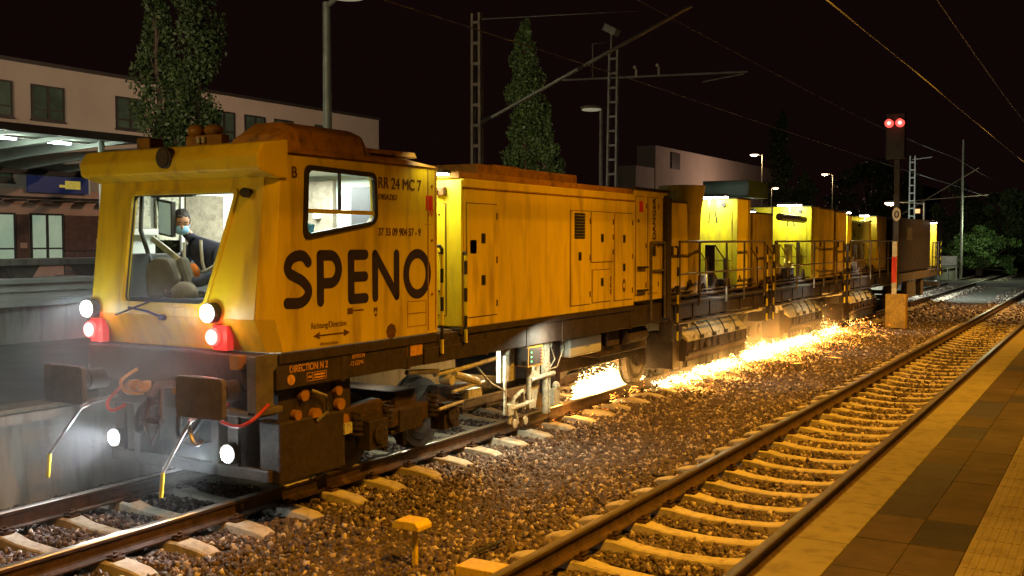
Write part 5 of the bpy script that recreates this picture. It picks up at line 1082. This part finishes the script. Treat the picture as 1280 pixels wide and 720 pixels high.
    b.tube([PT(q) for q in [(-7.60, 7.50, 2.30), (-7.72, 7.44, 2.22), (-7.85, 7.43, 2.20), (-8.0, 7.44, 2.24)]], .018, 8)
    for c in (PT((-7.62, 7.50, 2.27)), PT((-8.11, 7.48, 2.26))): b.cyl((c[0]-.0, c[1], c[2]-.02), (c[0]+.01, c[1]+.02, c[2]+.02), .066, 12)
    o = b.build('reflective_tape', 'reflective', None, smooth=True); o.parent = per
    b = MB(); b.ball(PT((-7.85, 7.40, 2.20)), .095, 0, 12, 8, (1.1, .5, 1.1)); o = b.build('orange_vest', 'orangecloth', None, smooth=True); o.parent = per
except Exception as ex:
    print('PERSON', ex)

# ------------------------------------------------------------ sparks
def spark_cloud(n, y0, y1, xr, spread, hz, hotp, size, skew=0.):
    y = y0+(y1-y0)*rng.beta(1.5, 1.5, n); d = rng.exponential(spread, n); x = xr+d; z = -.22+np.abs(rng.normal(0, hz, n))*np.exp(-d*1.2)
    keep = (x < -5.6); y, x, z, d = y[keep], x[keep], z[keep], d[keep]; n = len(y)
    L = size*rng.uniform(.6, 5.0, n)*(1+d*1.2); t = size*.15*rng.uniform(.5, 1.3, n)
    dr = np.stack([rng.normal(.35, .35, n), rng.normal(-.9, .5, n), rng.normal(.05, .25, n)], -1); dr /= np.linalg.norm(dr, axis=1)[:, None]
    c = np.stack([x, y, z], -1); a = np.cross(dr, [0, 0, 1.]); a /= np.linalg.norm(a, axis=1)[:, None]; b = np.cross(dr, a)
    v = np.stack([c-dr*L[:, None]/2, c+a*t[:, None], c-a*t[:, None]*.5+b*t[:, None]*.87, c-a*t[:, None]*.5-b*t[:, None]*.87, c+dr*L[:, None]/2], 1)
    mi = np.where(rng.random(n) < hotp*np.exp(-d/.22), 0, np.where(rng.random(n) < .62, 1, 2))
    return v, mi
cl = [spark_cloud(5000, 15.1, 17.4, -7.75, .09, .17, 1.8, .05), spark_cloud(500, 12.9, 16.0, -7.7, .2, .04, .2, .022),
      spark_cloud(1900, 17.3, 19.4, -7.33, .11, .06, 1.2, .032), spark_cloud(2300, 19.3, 22.0, -7.33, .12, .08, 1.3, .034),
      spark_cloud(3800, 22.4, 25.4, -7.33, .17, .12, 1.4, .040), spark_cloud(3000, 25.3, 28.6, -7.33, .17, .09, 1.3, .038), spark_cloud(700, 29.2, 31.6, -7.33, .15, .09, 1.1, .036),
      spark_cloud(600, 23.0, 33.5, -7.2, .42, .10, .3, .028), spark_cloud(420, 28.5, 35.5, -7.3, .35, .22, .5, .030), spark_cloud(180, 17, 30, -7.1, .45, .04, .15, .022),
      spark_cloud(260, 21.2, 23.0, -7.3, .22, .30, .8, .026), spark_cloud(260, 28.2, 30.3, -7.3, .22, .35, .8, .026)]
V = np.concatenate([c[0] for c in cl]); MI = np.concatenate([c[1] for c in cl]); n_ = len(V)
tf = np.array([(0, 1, 2), (0, 2, 3), (0, 3, 1), (4, 2, 1), (4, 3, 2), (4, 1, 3)])
F_ = (tf[None]+(np.arange(n_)*5)[:, None, None]).reshape(-1, 3)
tag(mass('sparks', V.reshape(-1, 3), F_, ['sparkhot', 'sparkorange', 'sparkred'], np.repeat(MI, 6)), 'white hot and orange sparks streaming along the rail under the grinding wagons', 'sparks', kind='stuff')
for (x, y, z, p, r) in [(-7.7, 16.0, .12, 150, .16), (-6.62, 17.9, .0, 60, .05), (-6.62, 19.6, .0, 70, .05), (-6.62, 21.2, .0, 60, .05), (-6.62, 23.4, .02, 120, .07), (-6.62, 25.6, .02, 140, .07), (-6.6, 28.2, .04, 120, .07), (-6.6, 31.0, .04, 80, .07), (-7.1, 14.0, .1, 25, .04)]:
    light('POINT', (x, y, z), p, (1, .46, .08), r, name='spark_light')

# ------------------------------------------------------------ grinding smoke, mist and added lamp halo, local to the train
def mist(name, label, c, half, dens, col, nscale=1.2, aniso=.3):
    m = bpy.data.materials.new(name); m.use_nodes = True; n = m.node_tree; n.nodes.clear()
    v = n.nodes.new('ShaderNodeVolumePrincipled'); v.inputs['Color'].default_value = (*col, 1); v.inputs['Anisotropy'].default_value = aniso
    tc = n.nodes.new('ShaderNodeTexCoord'); ln = n.nodes.new('ShaderNodeVectorMath'); ln.operation = 'LENGTH'
    mp = n.nodes.new('ShaderNodeMapping'); mp.inputs['Scale'].default_value = tuple(1/h for h in half); n.links.new(tc.outputs['Object'], mp.inputs[0]); n.links.new(mp.outputs[0], ln.inputs[0])
    mr = n.nodes.new('ShaderNodeMapRange'); mr.interpolation_type = 'SMOOTHSTEP'; mr.inputs['From Min'].default_value = .15; mr.inputs['From Max'].default_value = .98; mr.inputs['To Min'].default_value = dens; mr.inputs['To Max'].default_value = 0
    n.links.new(ln.outputs['Value'], mr.inputs[0])
    nz = n.nodes.new('ShaderNodeTexNoise'); nz.inputs['Scale'].default_value = nscale; nz.inputs['Detail'].default_value = 2; n.links.new(tc.outputs['Object'], nz.inputs['Vector'])
    r2 = n.nodes.new('ShaderNodeMapRange'); r2.inputs['From Min'].default_value = .35; r2.inputs['From Max'].default_value = .7; r2.inputs['To Min'].default_value = .35; r2.inputs['To Max'].default_value = 1.4; n.links.new(nz.outputs[0], r2.inputs[0])
    mu = n.nodes.new('ShaderNodeMath'); mu.operation = 'MULTIPLY'; n.links.new(mr.outputs[0], mu.inputs[0]); n.links.new(r2.outputs[0], mu.inputs[1]); n.links.new(mu.outputs[0], v.inputs['Density'])
    o = n.nodes.new('ShaderNodeOutputMaterial'); n.links.new(v.outputs[0], o.inputs['Volume']); M[name] = m
    b = MB(); b.ball((0, 0, 0), 1.0, 0, 24, 14, half); ob = b.build(name, name, None); ob.location = c; tag(ob, label, name.replace('_', ' '), kind='stuff'); return ob
mist('mist', 'thin mist glowing in the beams of the front lamps', (-8.6, 5.7, 1.35), (3.6, 2.0, 1.7), .035, (.92, .97, 1))
mist('lamp_halo_mist', 'added denser mist giving the front lamps and buffers a halo', (-8.0, 6.45, 1.15), (1.9, .75, 1.35), .17, (.92, .97, 1), 2.5, .1)  # added volume that makes the halo round the lamps
mist('smoke', 'smoke and dust glowing orange over the sparks', (-7.3, 22.5, .35), (1.5, 9.5, 1.1), .16, (1, .93, .85))
